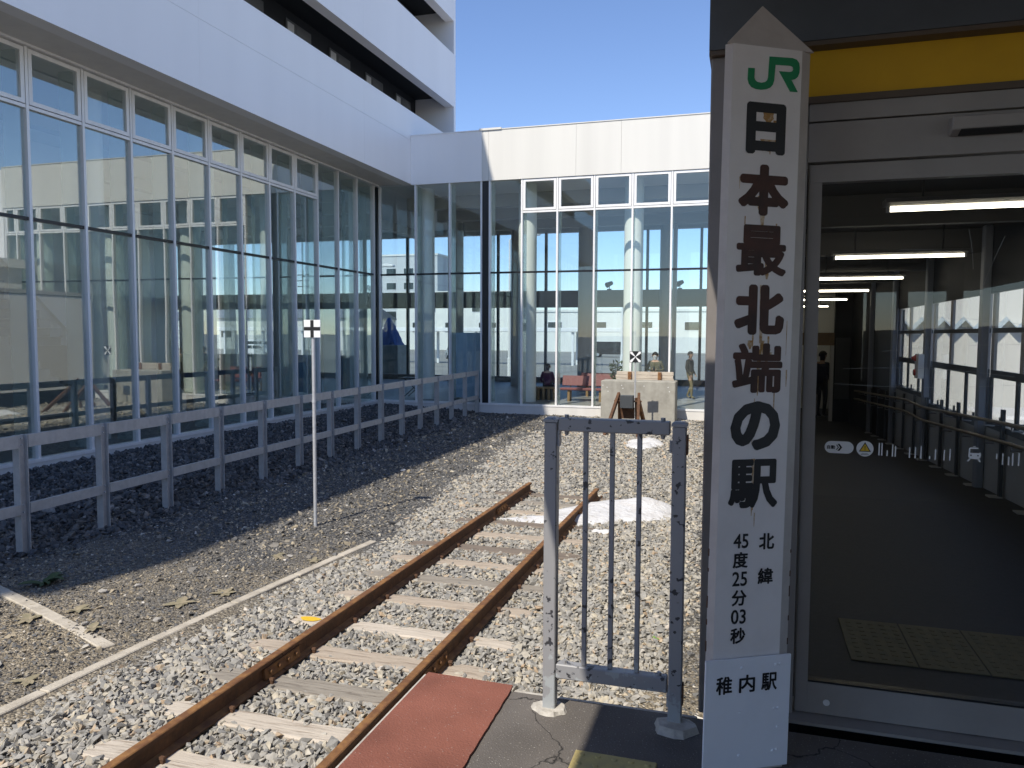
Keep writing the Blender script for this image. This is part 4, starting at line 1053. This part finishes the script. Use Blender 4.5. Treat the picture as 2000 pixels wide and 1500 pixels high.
# ------------------------------------------------------------------ platform canopy overhead (its shade falls on the barrier and the door)
can = thing('platform_canopy', 'flat steel platform canopy over the waiting area', 'canopy', (2.5, -6, 0))
cinv = Matrix.Translation((-2.5, 6, 0))
def cb(name, *a, **k):
    o = box(name, *a, can, **k) if False else MB().box(*a[:6]).build(name, a[6], can); o.matrix_parent_inverse = cinv; return o
cb('roof', -1.30, 7.0, -22, 1.85, 3.0, 3.16, 'canopy_paint')
cb('roof', -.45, 7.0, 1.851, 3.17, 3.005, 3.155, 'canopy_paint')
for y in (-19, -14, -9, -4, .6):
    cb('beam', -1.2, 5.9, y-.08, y+.08, 2.84, 2.999, 'canopy_paint')
for y in (-19, -14, -9, -4):
    cb('column', 3.4, 3.62, y-.11, y+.11, 0, 2.839, 'blue_grey_paint')
cb('fill_screen', 3.70, 3.76, -22, .5, .0, 1.7, 'screen_pale')  # added unseen screen; height and pale tone set the fill on the sign
cb('dark_backdrop', -1.2, 3.69, -22.2, -22.05, 0, 2.99, 'taupe_paint')  # added unseen wall, gives the door glass something dark to reflect
dp = MB().tube([(3.5, -4.3, 2.83), (3.5, -4.3, 2.55), (3.3, -4.2, 2.35), (3.3, -4.2, 0)], .055, 12).build('downpipe', 'dark_frame', can, smooth=True); dp.matrix_parent_inverse = cinv

# ------------------------------------------------------------------ waiting-room furniture behind the glass
FL = -.75
def bench(label, x0, x1, y, back=True):
    t = thing('bench', label, 'bench', ((x0+x1)/2, y, FL), 0, 'maroon waiting-room benches'); L = (x1-x0)/2
    MB().box(-L, L, -.22, .20, .38, .46).build('seat', 'maroon', t, bevel=.02)
    MB().prism([(.17, .52), (.24, .52), (.32, .86), (.26, .87)], -L, L, 'x').build('backrest', 'maroon', t, bevel=.012)
    for x in (-L+.3, 0, L-.3):
        MB().box(x-.04, x+.04, -.16, .18, 0, .379).build('leg', 'wood_bench', t)
    for x in (-L+.3, L-.3): MB().box(x-.02, x+.02, .19, .22, .40, .60).build('bracket', 'dark_frame', t)
bench('maroon padded bench just behind the glass, left of the concrete block', -6.2, -3.4, 26.2)
bench('farther maroon bench behind the first one in the waiting hall', -6.0, -2.6, 28.4)
wb = thing('wooden_bench', 'slatted wooden bench end with a person in purple, behind the glass', 'bench', (-6.9, 26.4, FL))
MB().box(-.55, .45, -.3, .3, .40, .46).build('seat', 'wood_bench', wb, bevel=.008)
for k in range(6): MB().box(-.53+.19*k, -.45+.19*k, -.27, .27, 0, .399).build('slat', 'wood_bench', wb)
for k, x in enumerate((-20.4, -18.85, -17.3, -15.75, -14.2)):
    wl = ['leftmost', 'second from left', 'middle', 'second from right', 'rightmost'][k]
    t = thing('partition_screen', f'{wl} of the five blue vinyl screens inside the glass hall', 'screen', (x, 25.2, FL), 0, 'blue partition screens')
    MB().box(-.70, .70, -.004, .004, .12, 1.50).build('sheet', 'blue_vinyl', t)
    for sx in (-.72, .72): MB().tube([(sx, 0, .02), (sx, 0, 1.55)], .012, 8).build('pole', 'dark_frame', t)
    for sx in (-.72, .72): MB().tube([(sx, 0, 0), (sx, 0, .015)], .16, 16).build('foot', 'black_trim', t)
t = thing('white_board', 'pale blue poster board standing behind the corner glass', 'board', (-9.15, 24.95, FL))
MB().box(-.50, .0, -.01, .01, .12, 2.35).build('panel', 'board_blue', t); MB().box(.005, .50, -.01, .01, .12, 2.35).build('panel', 'board_blue', t)
for x in (-.45, .45): MB().box(x-.02, x+.02, -.2, .2, 0, .10).build('foot', 'dark_frame', t)
t = thing('folding_table', 'small dark folding table with crossed legs behind the corner glass', 'table', (-11.6, 26.0, FL))
MB().box(-.55, .55, -.25, .25, .68, .71).build('top', 'dark_frame', t)
for y in (-.2, .2):
    MB().bar((-.4, y, 0), (.4, y, .68), .03, .03).build('leg', 'dark_frame', t); MB().bar((.4, y+.03, 0), (-.4, y+.03, .68), .03, .03).build('leg', 'dark_frame', t)
t = thing('grey_cabinet', 'grey low cabinet behind the glass beside the round column', 'cabinet', (-10.0, 27.0, FL))
MB().box(-.45, .45, -.2, .2, .05, 1.35).build('carcass', 'hall_grey', t, bevel=.01); MB().box(-.43, -.004, -.215, -.201, .08, 1.32).build('door', 'hall_grey', t); MB().box(.004, .43, -.215, -.201, .08, 1.32).build('door', 'hall_grey', t)
def spot(x, label):
    t = thing('spotlight', label, 'spotlight', (x, OY-.30, 3.6), 0, 'spotlights on the hall beam')
    MB().box(-.10, .10, -.05, .05, 0, .06).build('base', 'black_trim', t); MB().tube([(0, 0, .06), (0, 0, .18)], .02, 8).build('stem', 'black_trim', t)
    MB().tube([(-.10, -.12, .22), (.10, .10, .34)], [.13, .09], 12).build('head', 'black_trim', t)
spot(-6.2, 'black spotlight on the beam, leftmost of three'); spot(-3.0, 'black spotlight on the beam, middle of three'); spot(-.6, 'black spotlight on the beam, rightmost of three')
# potted plant by the mid column
t = thing('potted_plant', 'leafy plant in a dark pot behind the glass by the concrete block', 'plant', (-4.25, 26.1, FL))
MB().tube([(0, 0, 0), (0, 0, .75)], [.16, .20], 14).build('pot', 'dark_frame', t, smooth=True)
rg = random.Random(5); q = MB()
for k in range(60):
    a = rg.uniform(0, 6.28); rad = rg.uniform(.05, .32); z = .8+rg.uniform(0, .6); c = Vector((rad*math.cos(a), rad*math.sin(a), z)); d = Vector((rg.uniform(-1, 1), rg.uniform(-1, 1), rg.uniform(-.2, 1))).normalized()*.11; e = d.orthogonal().normalized()*.035
    q.add([c-d, c+e, c+d, c-e], [(0, 1, 2, 3)])
q.build('leaves', 'leaf', t)
q = MB()
for k in range(7): q.tube([(0, 0, .7), (rg.uniform(-.25, .25), rg.uniform(-.25, .25), 1.35)], .008, 5)
q.build('stems', 'leaf', t)

# ------------------------------------------------------------------ people
def person(label, loc, rz, pose, top, legs_m, skin='skin', mask=False, hair_m='hair', bag=None):
    """one skinned body; joints in metres for a 1.68 m figure"""
    P_ = dict(pel=(0, 0, .92), wst=(0, 0, 1.08), chs=(0, .01, 1.28), nck=(0, .01, 1.43), hd0=(0, -.01, 1.50), hd1=(0, -.02, 1.61), hd2=(0, -.01, 1.67),
              shL=(-.18, .01, 1.38), elL=(-.23, .04, 1.12), wrL=(-.20, -.10, .90), haL=(-.19, -.14, .84), shR=(.18, .01, 1.38), elR=(.23, .04, 1.12), wrR=(.20, -.10, .90), haR=(.19, -.14, .84),
              hpL=(-.09, 0, .88), knL=(-.10, -.02, .48), anL=(-.10, .02, .08), toL=(-.11, -.15, .03), hpR=(.09, 0, .88), knR=(.10, -.02, .48), anR=(.10, .02, .08), toR=(.11, -.15, .03))
    P_.update(pose)
    rad = dict(pel=.135, wst=.125, chs=.145, nck=.052, hd0=.068, hd1=.092, hd2=.062, shL=.062, elL=.046, wrL=.030, haL=.030, shR=.062, elR=.046, wrR=.030, haR=.030, hpL=.088, knL=.060, anL=.042, toL=.034, hpR=.088, knR=.060, anR=.042, toR=.034)
    names = list(P_); E_ = [('pel','wst'),('wst','chs'),('chs','nck'),('nck','hd0'),('hd0','hd1'),('hd1','hd2'),('chs','shL'),('shL','elL'),('elL','wrL'),('wrL','haL'),('chs','shR'),('shR','elR'),('elR','wrR'),('wrR','haR'),('pel','hpL'),('hpL','knL'),('knL','anL'),('anL','toL'),('pel','hpR'),('hpR','knR'),('knR','anR'),('anR','toR')]
    V = [Vector(P_[n]) for n in names]; RD = [rad[n] for n in names]; ED = [(names.index(a), names.index(b)) for a, b in E_]
    for s_ in ('L', 'R'):
        w_, h_ = Vector(P_['wr'+s_]), Vector(P_['ha'+s_]); d = (h_-w_).normalized(); sd_ = d.cross(Vector((0, 1, 0.3))).normalized(); hi_ = names.index('ha'+s_)
        for k in range(4):
            a_ = h_+sd_*(k-1.5)*.017+d*.015; b_ = a_+d*(.045 if k in (1, 2) else .036); i0 = len(V); V += [a_, b_]; RD += [.008, .007]; ED += [(hi_, i0), (i0, i0+1)]
        a_ = h_+sd_*.034; b_ = a_+d*.03+sd_*.01; i0 = len(V); V += [a_, b_]; RD += [.009, .008]; ED += [(hi_, i0), (i0, i0+1)]
    me = bpy.data.meshes.new('person'); me.from_pydata(V, ED, [])
    o = bpy.data.objects.new('person', me); COL.objects.link(o)
    md = o.modifiers.new('skin', 'SKIN'); sb = o.modifiers.new('sub', 'SUBSURF'); sb.levels = 1; sb.render_levels = 1
    for i, r_ in enumerate(RD):
        sv = me.skin_vertices[0].data[i]; sv.radius = (r_*(1.25 if names[i:i+1] in (['chs'], ['pel'], ['wst']) else 1), r_); sv.use_root = i == 0
    dg = bpy.context.evaluated_depsgraph_get(); nm = bpy.data.meshes.new_from_object(o.evaluated_get(dg)); bpy.data.objects.remove(o)
    nm.materials.clear()
    for k in (top, legs_m, skin, hair_m, 'mask_white', 'black_trim'): nm.materials.append(MATS[k])
    keys = {n: Vector(P_[n]) for n in names}
    reg = {'pel': 1, 'wst': 0, 'chs': 0, 'nck': 2, 'hd0': 2, 'hd1': 2, 'hd2': 3, 'shL': 0, 'elL': 0, 'wrL': 0, 'haL': 2, 'shR': 0, 'elR': 0, 'wrR': 0, 'haR': 2, 'hpL': 1, 'knL': 1, 'anL': 1, 'toL': 5, 'hpR': 1, 'knR': 1, 'anR': 1, 'toR': 5}
    hc = keys['hd1']
    for p in nm.polygons:
        c = p.center; best = min(names, key=lambda n: (c-keys[n]).length-rad[n]*.3); mi = reg[best]; p.use_smooth = True
        if mi in (2, 3) and best.startswith('hd'):
            mi = 3 if (c.z > hc.z+.02 or c.y > hc.y+.02) else 2
            if mask and mi == 2 and c.z < hc.z-.02 and c.y < hc.y-.03: mi = 4
        p.material_index = mi
    b = link('person', nm, None, loc, rz); tag(b, label, 'person')
    # hair as a cap over the back and top of the head
    q = MB(); n = 14; m = 7; vs = []; fs = []
    for j in range(m+1):
        th = j/m*1.9
        for k in range(n):
            a = 2*math.pi*k/n; x = .102*math.sin(th)*math.cos(a); y = .112*math.sin(th)*math.sin(a); z = .115*math.cos(th)
            if y < -.03 and z < .035: z = .035+.02*math.cos(a*3); y = max(y, -.095)
            vs.append((hc.x+x, hc.y+.012+y, hc.z+z))
    for j in range(m):
        for k in range(n): fs.append((j*n+k, j*n+(k+1) % n, (j+1)*n+(k+1) % n, (j+1)*n+k))
    q.add(vs, fs).build('hair', hair_m, b, smooth=True)
    for sx in (-1, 1):
        MB().tube([(hc.x+sx*.034, hc.y-.088, hc.z), (hc.x+sx*.034, hc.y-.094, hc.z)], .010, 8).build('eye', 'hair', b)
        MB().tube([(hc.x+sx*.090, hc.y+.01, hc.z-.02), (hc.x+sx*.103, hc.y+.016, hc.z-.02)], [.02, .026], 8).build('ear', skin, b)
    MB().add([(hc.x-.013, hc.y-.085, hc.z-.035), (hc.x+.013, hc.y-.085, hc.z-.035), (hc.x, hc.y-.112, hc.z-.032), (hc.x, hc.y-.088, hc.z+.008)], [(0, 2, 3), (1, 3, 2), (0, 1, 2), (0, 3, 1)]).build('nose', 'mask_white' if mask else skin, b)
    return b
person('person in dark jacket and white face mask standing behind the concrete block', (-2.92, 25.75, FL+.02), 0, dict(elL=(-.27, .03, 1.13), wrL=(-.08, -.20, 1.14), haL=(-.03, -.24, 1.16), elR=(.27, .03, 1.13), wrR=(.08, -.20, 1.12), haR=(.02, -.24, 1.14)), 'cloth_olive', 'cloth_dark', mask=True)
t = thing('phone', 'dark phone held by the masked person behind the glass', 'phone', (-2.93, 25.46, FL+1.17)); MB().box(-.035, .035, -.006, .006, -.04, .10).build('case', 'black_trim', t, bevel=.003)
person('person in dark coat walking through the hall at far right', (-1.98, 28.4, FL), 1.2, dict(knL=(-.10, -.12, .50), anL=(-.10, -.12, .09), toL=(-.11, -.28, .04), anR=(.10, .14, .10), toR=(.11, -.02, .03)), 'cloth_dark', 'cloth_khaki')
person('person in purple coat seated on the wooden bench with back turned', (-6.75, 26.45, FL-.44), math.pi, dict(hpL=(-.10, -.03, .90), hpR=(.10, -.03, .90), knL=(-.13, -.45, .90), knR=(.13, -.45, .90), anL=(-.13, -.45, .52), anR=(.13, -.45, .52), toL=(-.13, -.62, .48), toR=(.13, -.62, .48), wrL=(-.16, -.25, 1.0), haL=(-.13, -.32, .99), wrR=(.16, -.25, 1.0), haR=(.13, -.32, .99)), 'cloth_purple', 'cloth_dark')
person('traveller in navy coat standing in the far doorway of the corridor', (1.84, 21.4, -.56), 2.4, {}, 'navy', 'cloth_dark')
t = thing('backpack', 'navy backpack worn by the traveller in the far doorway', 'bag', (1.72, 21.28, .55)); MB().prism([(-.13, -.22), (.13, -.22), (.15, -.02), (.11, .20), (0, .26), (-.11, .20), (-.15, -.02)], -.10, .10, 'y').build('pack', 'navy', t, bevel=.02); MB().box(-.09, .09, -.13, -.101, -.18, .0).build('pocket', 'navy', t)
t = thing('suitcase', 'pale upright suitcase standing in the far doorway', 'suitcase', (1.60, 21.25, -.56)); MB().box(-.13, .13, -.09, .09, .06, .62).build('shell', 'aluminium_satin', t, bevel=.03)
for x in (-.09, .09):
    MB().tube([(x, 0, .62), (x, 0, .92)], .008, 6).build('handle_bar', 'dark_frame', t); MB().tube([(x-.015, -.05, .028), (x+.015, -.05, .028)], .028, 10).build('wheel', 'tyre', t)
MB().tube([(-.09, 0, .92), (.09, 0, .92)], .012, 6).build('grip', 'dark_frame', t)

# ------------------------------------------------------------------ street beyond the hall and beside the corridor
SZ = -1.136
o = MB().add([(-140, 37, SZ), (60, 37, SZ), (60, 180, SZ), (-140, 180, SZ)], [(0, 1, 2, 3)]).build('street', 'street_asphalt'); tag(o, kind='structure')
def car(label, loc, rz, body, van=False):
    t = thing('car', label, 'car', (loc[0], loc[1], SZ), rz, 'cars parked beyond the hall')
    L, W, Hh = (4.7, 1.75, 1.85) if van else (4.0, 1.7, 1.45)
    if van: pf = [(-L/2, .35), (-L/2, 1.0), (-L/2+.12, Hh-.08), (-L/2+.35, Hh), (L/2-1.25, Hh), (L/2-.62, 1.08), (L/2-.06, .92), (L/2, .35)]
    else: pf = [(-L/2, .35), (-L/2, .92), (-L/2+.30, 1.02), (-L/2+.62, Hh), (.55, Hh), (1.15, .98), (L/2-.1, .82), (L/2, .35)]
    MB().prism(pf, -W/2, W/2, 'y').build('body', body, t, bevel=.05)
    for sy in (-1, 1):
        yy_ = sy*(W/2+.004)
        if van: ws = [[(-L/2+.35, 1.10), (-L/2+.42, Hh-.18), (-.55, Hh-.18), (-.55, 1.10)], [(-.45, 1.10), (-.45, Hh-.18), (L/2-1.4, Hh-.2), (L/2-.95, 1.12)]]
        else: ws = [[(-L/2+.55, 1.0), (-L/2+.78, Hh-.12), (-.35, Hh-.12), (-.35, 1.0)], [(-.27, 1.0), (-.27, Hh-.12), (.50, Hh-.12), (.95, 1.0)]]
        for p in ws: MB().prism(p, min(yy_, yy_-sy*.012), max(yy_, yy_-sy*.012), 'y').build('window', 'car_glass', t)
        for x in (-L/2+.78, L/2-.82):
            wh = MB().tube([(x, sy*(W/2-.17), .31), (x, sy*(W/2+.015), .31)], .31, 18).build('wheel', 'tyre', t, smooth=True)
            MB().tube([(x, sy*(W/2+.012), .31), (x, sy*(W/2+.022), .31)], .19, 14).build('rim', 'car_silver', wh)
        MB().box(L/2-.10, L/2+.004, sy*W/2*.62-.14, sy*W/2*.62+.14, .66, .80).build('headlight', 'white_gloss', t)
        MB().box(-L/2-.006, -L/2+.08, sy*W/2*.72-.10, sy*W/2*.72+.10, .78, .98).build('tail_light', 'alarm_red', t)
    return t
car('black van parked beyond the far glass', (-15.6, 92), 0.05, 'car_black', True)
car('white car parked far behind the left glass, nearest the blue screens', (-52, 74), .15, 'car_white')
car('white van parked far behind the left glass', (-58, 84), .1, 'car_white', True)
car('silver car seen behind the post of the far hall', (-30, 78), 2.2, 'car_silver')
car('white car parked beside the corridor windows', (5.1, 14.6), .1, 'car_white')
def house(label, x0, x1, y0, y1, h, roof, wins, m='house_white'):
    t = thing('house', label, 'building', ((x0+x1)/2, y0, SZ)); W = (x1-x0)/2; D = y1-y0
    MB().box(-W, W, 0, D, 0, h).build('wall', m, t)
    if roof == 'flat':
        MB().box(-W-.15, W+.15, -.15, D+.15, h+.002, h+.35).build('roof', 'house_white', t)
    else:
        MB().prism([(-.4, h+.002), (D+.4, h+.002), (D/2, h+roof)], -W-.4, W+.4, 'x').build('roof', 'house_roof', t)
    for (x, z, ww, hh) in wins:
        fr = MB().box(x-ww/2-.08, x+ww/2+.08, -.05, -.002, z-.08, z+hh+.08).build('window', 'white_gloss', t)
        MB().box(x-ww/2, x+ww/2, -.062, -.052, z, z+hh).build('pane', 'car_glass', fr)
    return t
house('long low white hall behind the black van, far across the street', -34, -2, 118, 132, 6.2, 'flat', [(-11, 3.4, 2.2, 1.2), (-4, 3.4, 2.2, 1.2), (3, 3.4, 2.2, 1.2), (10, 3.4, 2.2, 1.2)])
house('white building with a wide sign wall seen behind the dark joint panel', -58, -37, 122, 134, 9.5, 'flat', [(-6, 3, 3, 1.6), (0, 3, 3, 1.6), (6, 3, 3, 1.6), (-4, 6.4, 1.4, 1.2), (4, 6.4, 1.4, 1.2)])
house('white gabled warehouse far behind the left glass', -98, -62, 112, 130, 5.2, 2.6, [(-12, 2, 2, 1.4), (-5, 2, 2, 1.4), (4, 2, 2, 1.4), (12, 2, 2, 1.4)])
house('white gabled house behind the hall right of the long low one', 4, 22, 116, 128, 5.6, 2.4, [(-5, 3.2, 1.6, 1.2), (1, 3.2, 1.6, 1.2), (6, 3.2, 1.6, 1.2)])
house('grey apartment block far behind the left glass', -75, -62, 150, 165, 19, 'flat', [(x, z, 2.2, 1.4) for x in (-4, 0, 4) for z in (3, 6, 9, 12, 15)], 'hall_grey')
shed = house('white metal shed outside the corridor windows', 3.1, 21, 20.5, 24.0, 5.2, 'flat', [])
q = MB(); n = 40
for k in range(n): q.add([(-9+.44*k, -.22, 3.05), (-8.78+.44*k, -.22, 2.80), (-8.56+.44*k, -.22, 3.05), (-9+.44*k, -.01, 3.15), (-8.78+.44*k, -.01, 2.90), (-8.56+.44*k, -.01, 3.15)], [(0, 1, 4, 3), (1, 2, 5, 4)])
q.build('corrugated_awning', 'awning_blue', shed)
for k in range(30): MB().box(-9+.6*k, -8.985+.6*k, -.012, -.001, .2, 5.15).build('wall_rib', 'house_white', shed)
def lamp(x, y, h, label):
    t = thing('street_lamp', label, 'street lamp', (x, y, SZ), 0, 'white street lamps')
    MB().tube([(0, 0, 0), (0, 0, 1.2), (0, 0, 1.21), (0, 0, h)], [.13, .13, .09, .06], 10).build('pole', 'white_gloss', t, smooth=True)
    MB().tube([(0, 0, h), (.5, 0, h+.25), (1.2, 0, h+.3)], .04, 8).build('arm', 'white_gloss', t, smooth=True)
    MB().prism([(1.1, h+.22), (1.9, h+.20), (1.95, h+.32), (1.5, h+.42), (1.1, h+.36)], -.16, .16, 'y').build('lamp_head', 'white_gloss', t, bevel=.03)
lamp(-14.2, 46, 8.5, 'white street lamp just right of the dark joint panel'); lamp(-8.6, 55, 5.2, 'short white street lamp behind the second bay of the far glass'); lamp(-23.0, 44, 6.6, 'white street lamp with its head showing in the glass corner'); lamp(-38, 62, 6.0, 'white street lamp far behind the left glass')
# bus shelter roof on white posts
t = thing('walkway_shelter', 'white covered walkway on thin posts across the station square', 'shelter', (-22, 66, SZ))
MB().box(-34, 15, -1.2, 1.2, 2.9, 3.25).build('roof', 'white_gloss', t, bevel=.03)
for k in range(11):
    for y in (-.9, .9): MB().box(-32+4.4*k-.10, -32+4.4*k+.10, y-.10, y+.10, 0, 2.899).build('post', 'white_gloss', t)
# covered statue
t = thing('covered_statue', 'statue wrapped in a blue tarpaulin on a pale plinth beyond the glass corner', 'statue', (-19.6, 40.5, SZ))
MB().box(-.7, .7, -.6, .6, 0, 2.05).build('plinth', 'concrete', t, bevel=.03)
q = MB(); n = 20; m = 9; vs = []; fs = []; rg = random.Random(8)
for j in range(m+1):
    tt = j/m
    for k in range(n):
        a = 2*math.pi*k/n; r_ = (.62*(1-tt)**.75+.07)*(1+.10*math.sin(5*a+4*tt)+rg.uniform(-.05, .05)); vs.append((r_*math.cos(a)-.12*tt, r_*.8*math.sin(a), 2.05+1.55*tt))
for j in range(m):
    for k in range(n): fs.append((j*n+k, j*n+(k+1) % n, (j+1)*n+(k+1) % n, (j+1)*n+k))
fs.append(tuple(m*n+k for k in range(n))); q.add(vs, fs).build('tarpaulin', 'blue_tarp', t)
def tv_mast():
    t = thing('utility_pole', 'thin utility pole with crossarms far behind the left glass', 'utility pole', (-60, 96, SZ))
    MB().tube([(0, 0, 0), (0, 0, 11.5)], [.16, .10], 10).build('pole', 'concrete', t)
    for z in (9.2, 10.0, 10.8): MB().box(-.9, .9, -.06, .06, z, z+.12).build('crossarm', 'dark_frame', t)
tv_mast()

# ------------------------------------------------------------------ weeds and litter on the yard
def rosette(label, x, y, r, nl, m, seed, lift=.35):
    rg = random.Random(seed); t = thing('weed', label, 'weed', (x, y, float(yard_z(np.array(x), np.array(y)))+.005), rg.uniform(0, 6), 'weeds on the yard')
    for k in range(nl):
        a = 2*math.pi*k/nl+rg.uniform(-.6, .6); L = r*rg.uniform(.35, 1.0); wd = L*rg.uniform(.38, .60); up = lift*rg.uniform(.4, 1.2)
        d = Vector((math.cos(a), math.sin(a), 0)); s_ = Vector((-math.sin(a), math.cos(a), 0))
        q = MB(); vs = []; n = 4
        for j in range(n+1):
            tt = j/n; c = d*(L*tt)+Vector((0, 0, .01+L*up*tt*(1.25-tt))); hw = wd*math.sin(math.pi*(.12+.86*tt))**.8*.5
            vs += [c-s_*hw, c+Vector((0, 0, -.12*hw)), c+s_*hw]
        q.add(vs, [(j*3+i, j*3+i+1, j*3+i+4, j*3+i+3) for j in range(n) for i in range(2)]); q.build('leaf', m, t, smooth=True)
rosette('large green weed by the near end of the short kerb', -6.95, 6.15, .26, 10, 'leaf', 1, .9)
rosette('dry weed on the far side of the short kerb', -5.98, 5.62, .16, 9, 'leaf_dry', 2)
rosette('dry weed on the near side of the short kerb', -6.22, 5.32, .15, 8, 'leaf_dry', 3)
rosette('small dry weed at the end of the short kerb', -5.45, 5.28, .13, 8, 'leaf_dry', 4)
rosette('flat dry weed left of the long kerb', -5.18, 6.05, .18, 9, 'leaf_dry', 5, .15)
rosette('flat dry weed close to the long kerb', -4.98, 6.45, .17, 8, 'leaf_dry', 6, .15)
rosette('flat dry weed farther along the long kerb', -5.25, 7.75, .17, 8, 'leaf_dry', 7, .12)
rosette('small dry weed next to the far end of the long kerb', -4.72, 7.7, .14, 7, 'leaf_dry', 8, .15)
rosette('withered weed by the long kerb below the short one', -5.12, 4.35, .14, 7, 'leaf_dry', 9, .2)
rosette('bright green sprig in the ballast behind the barrier', -.72, 6.6, .07, 7, 'leaf_fresh', 10, .6)
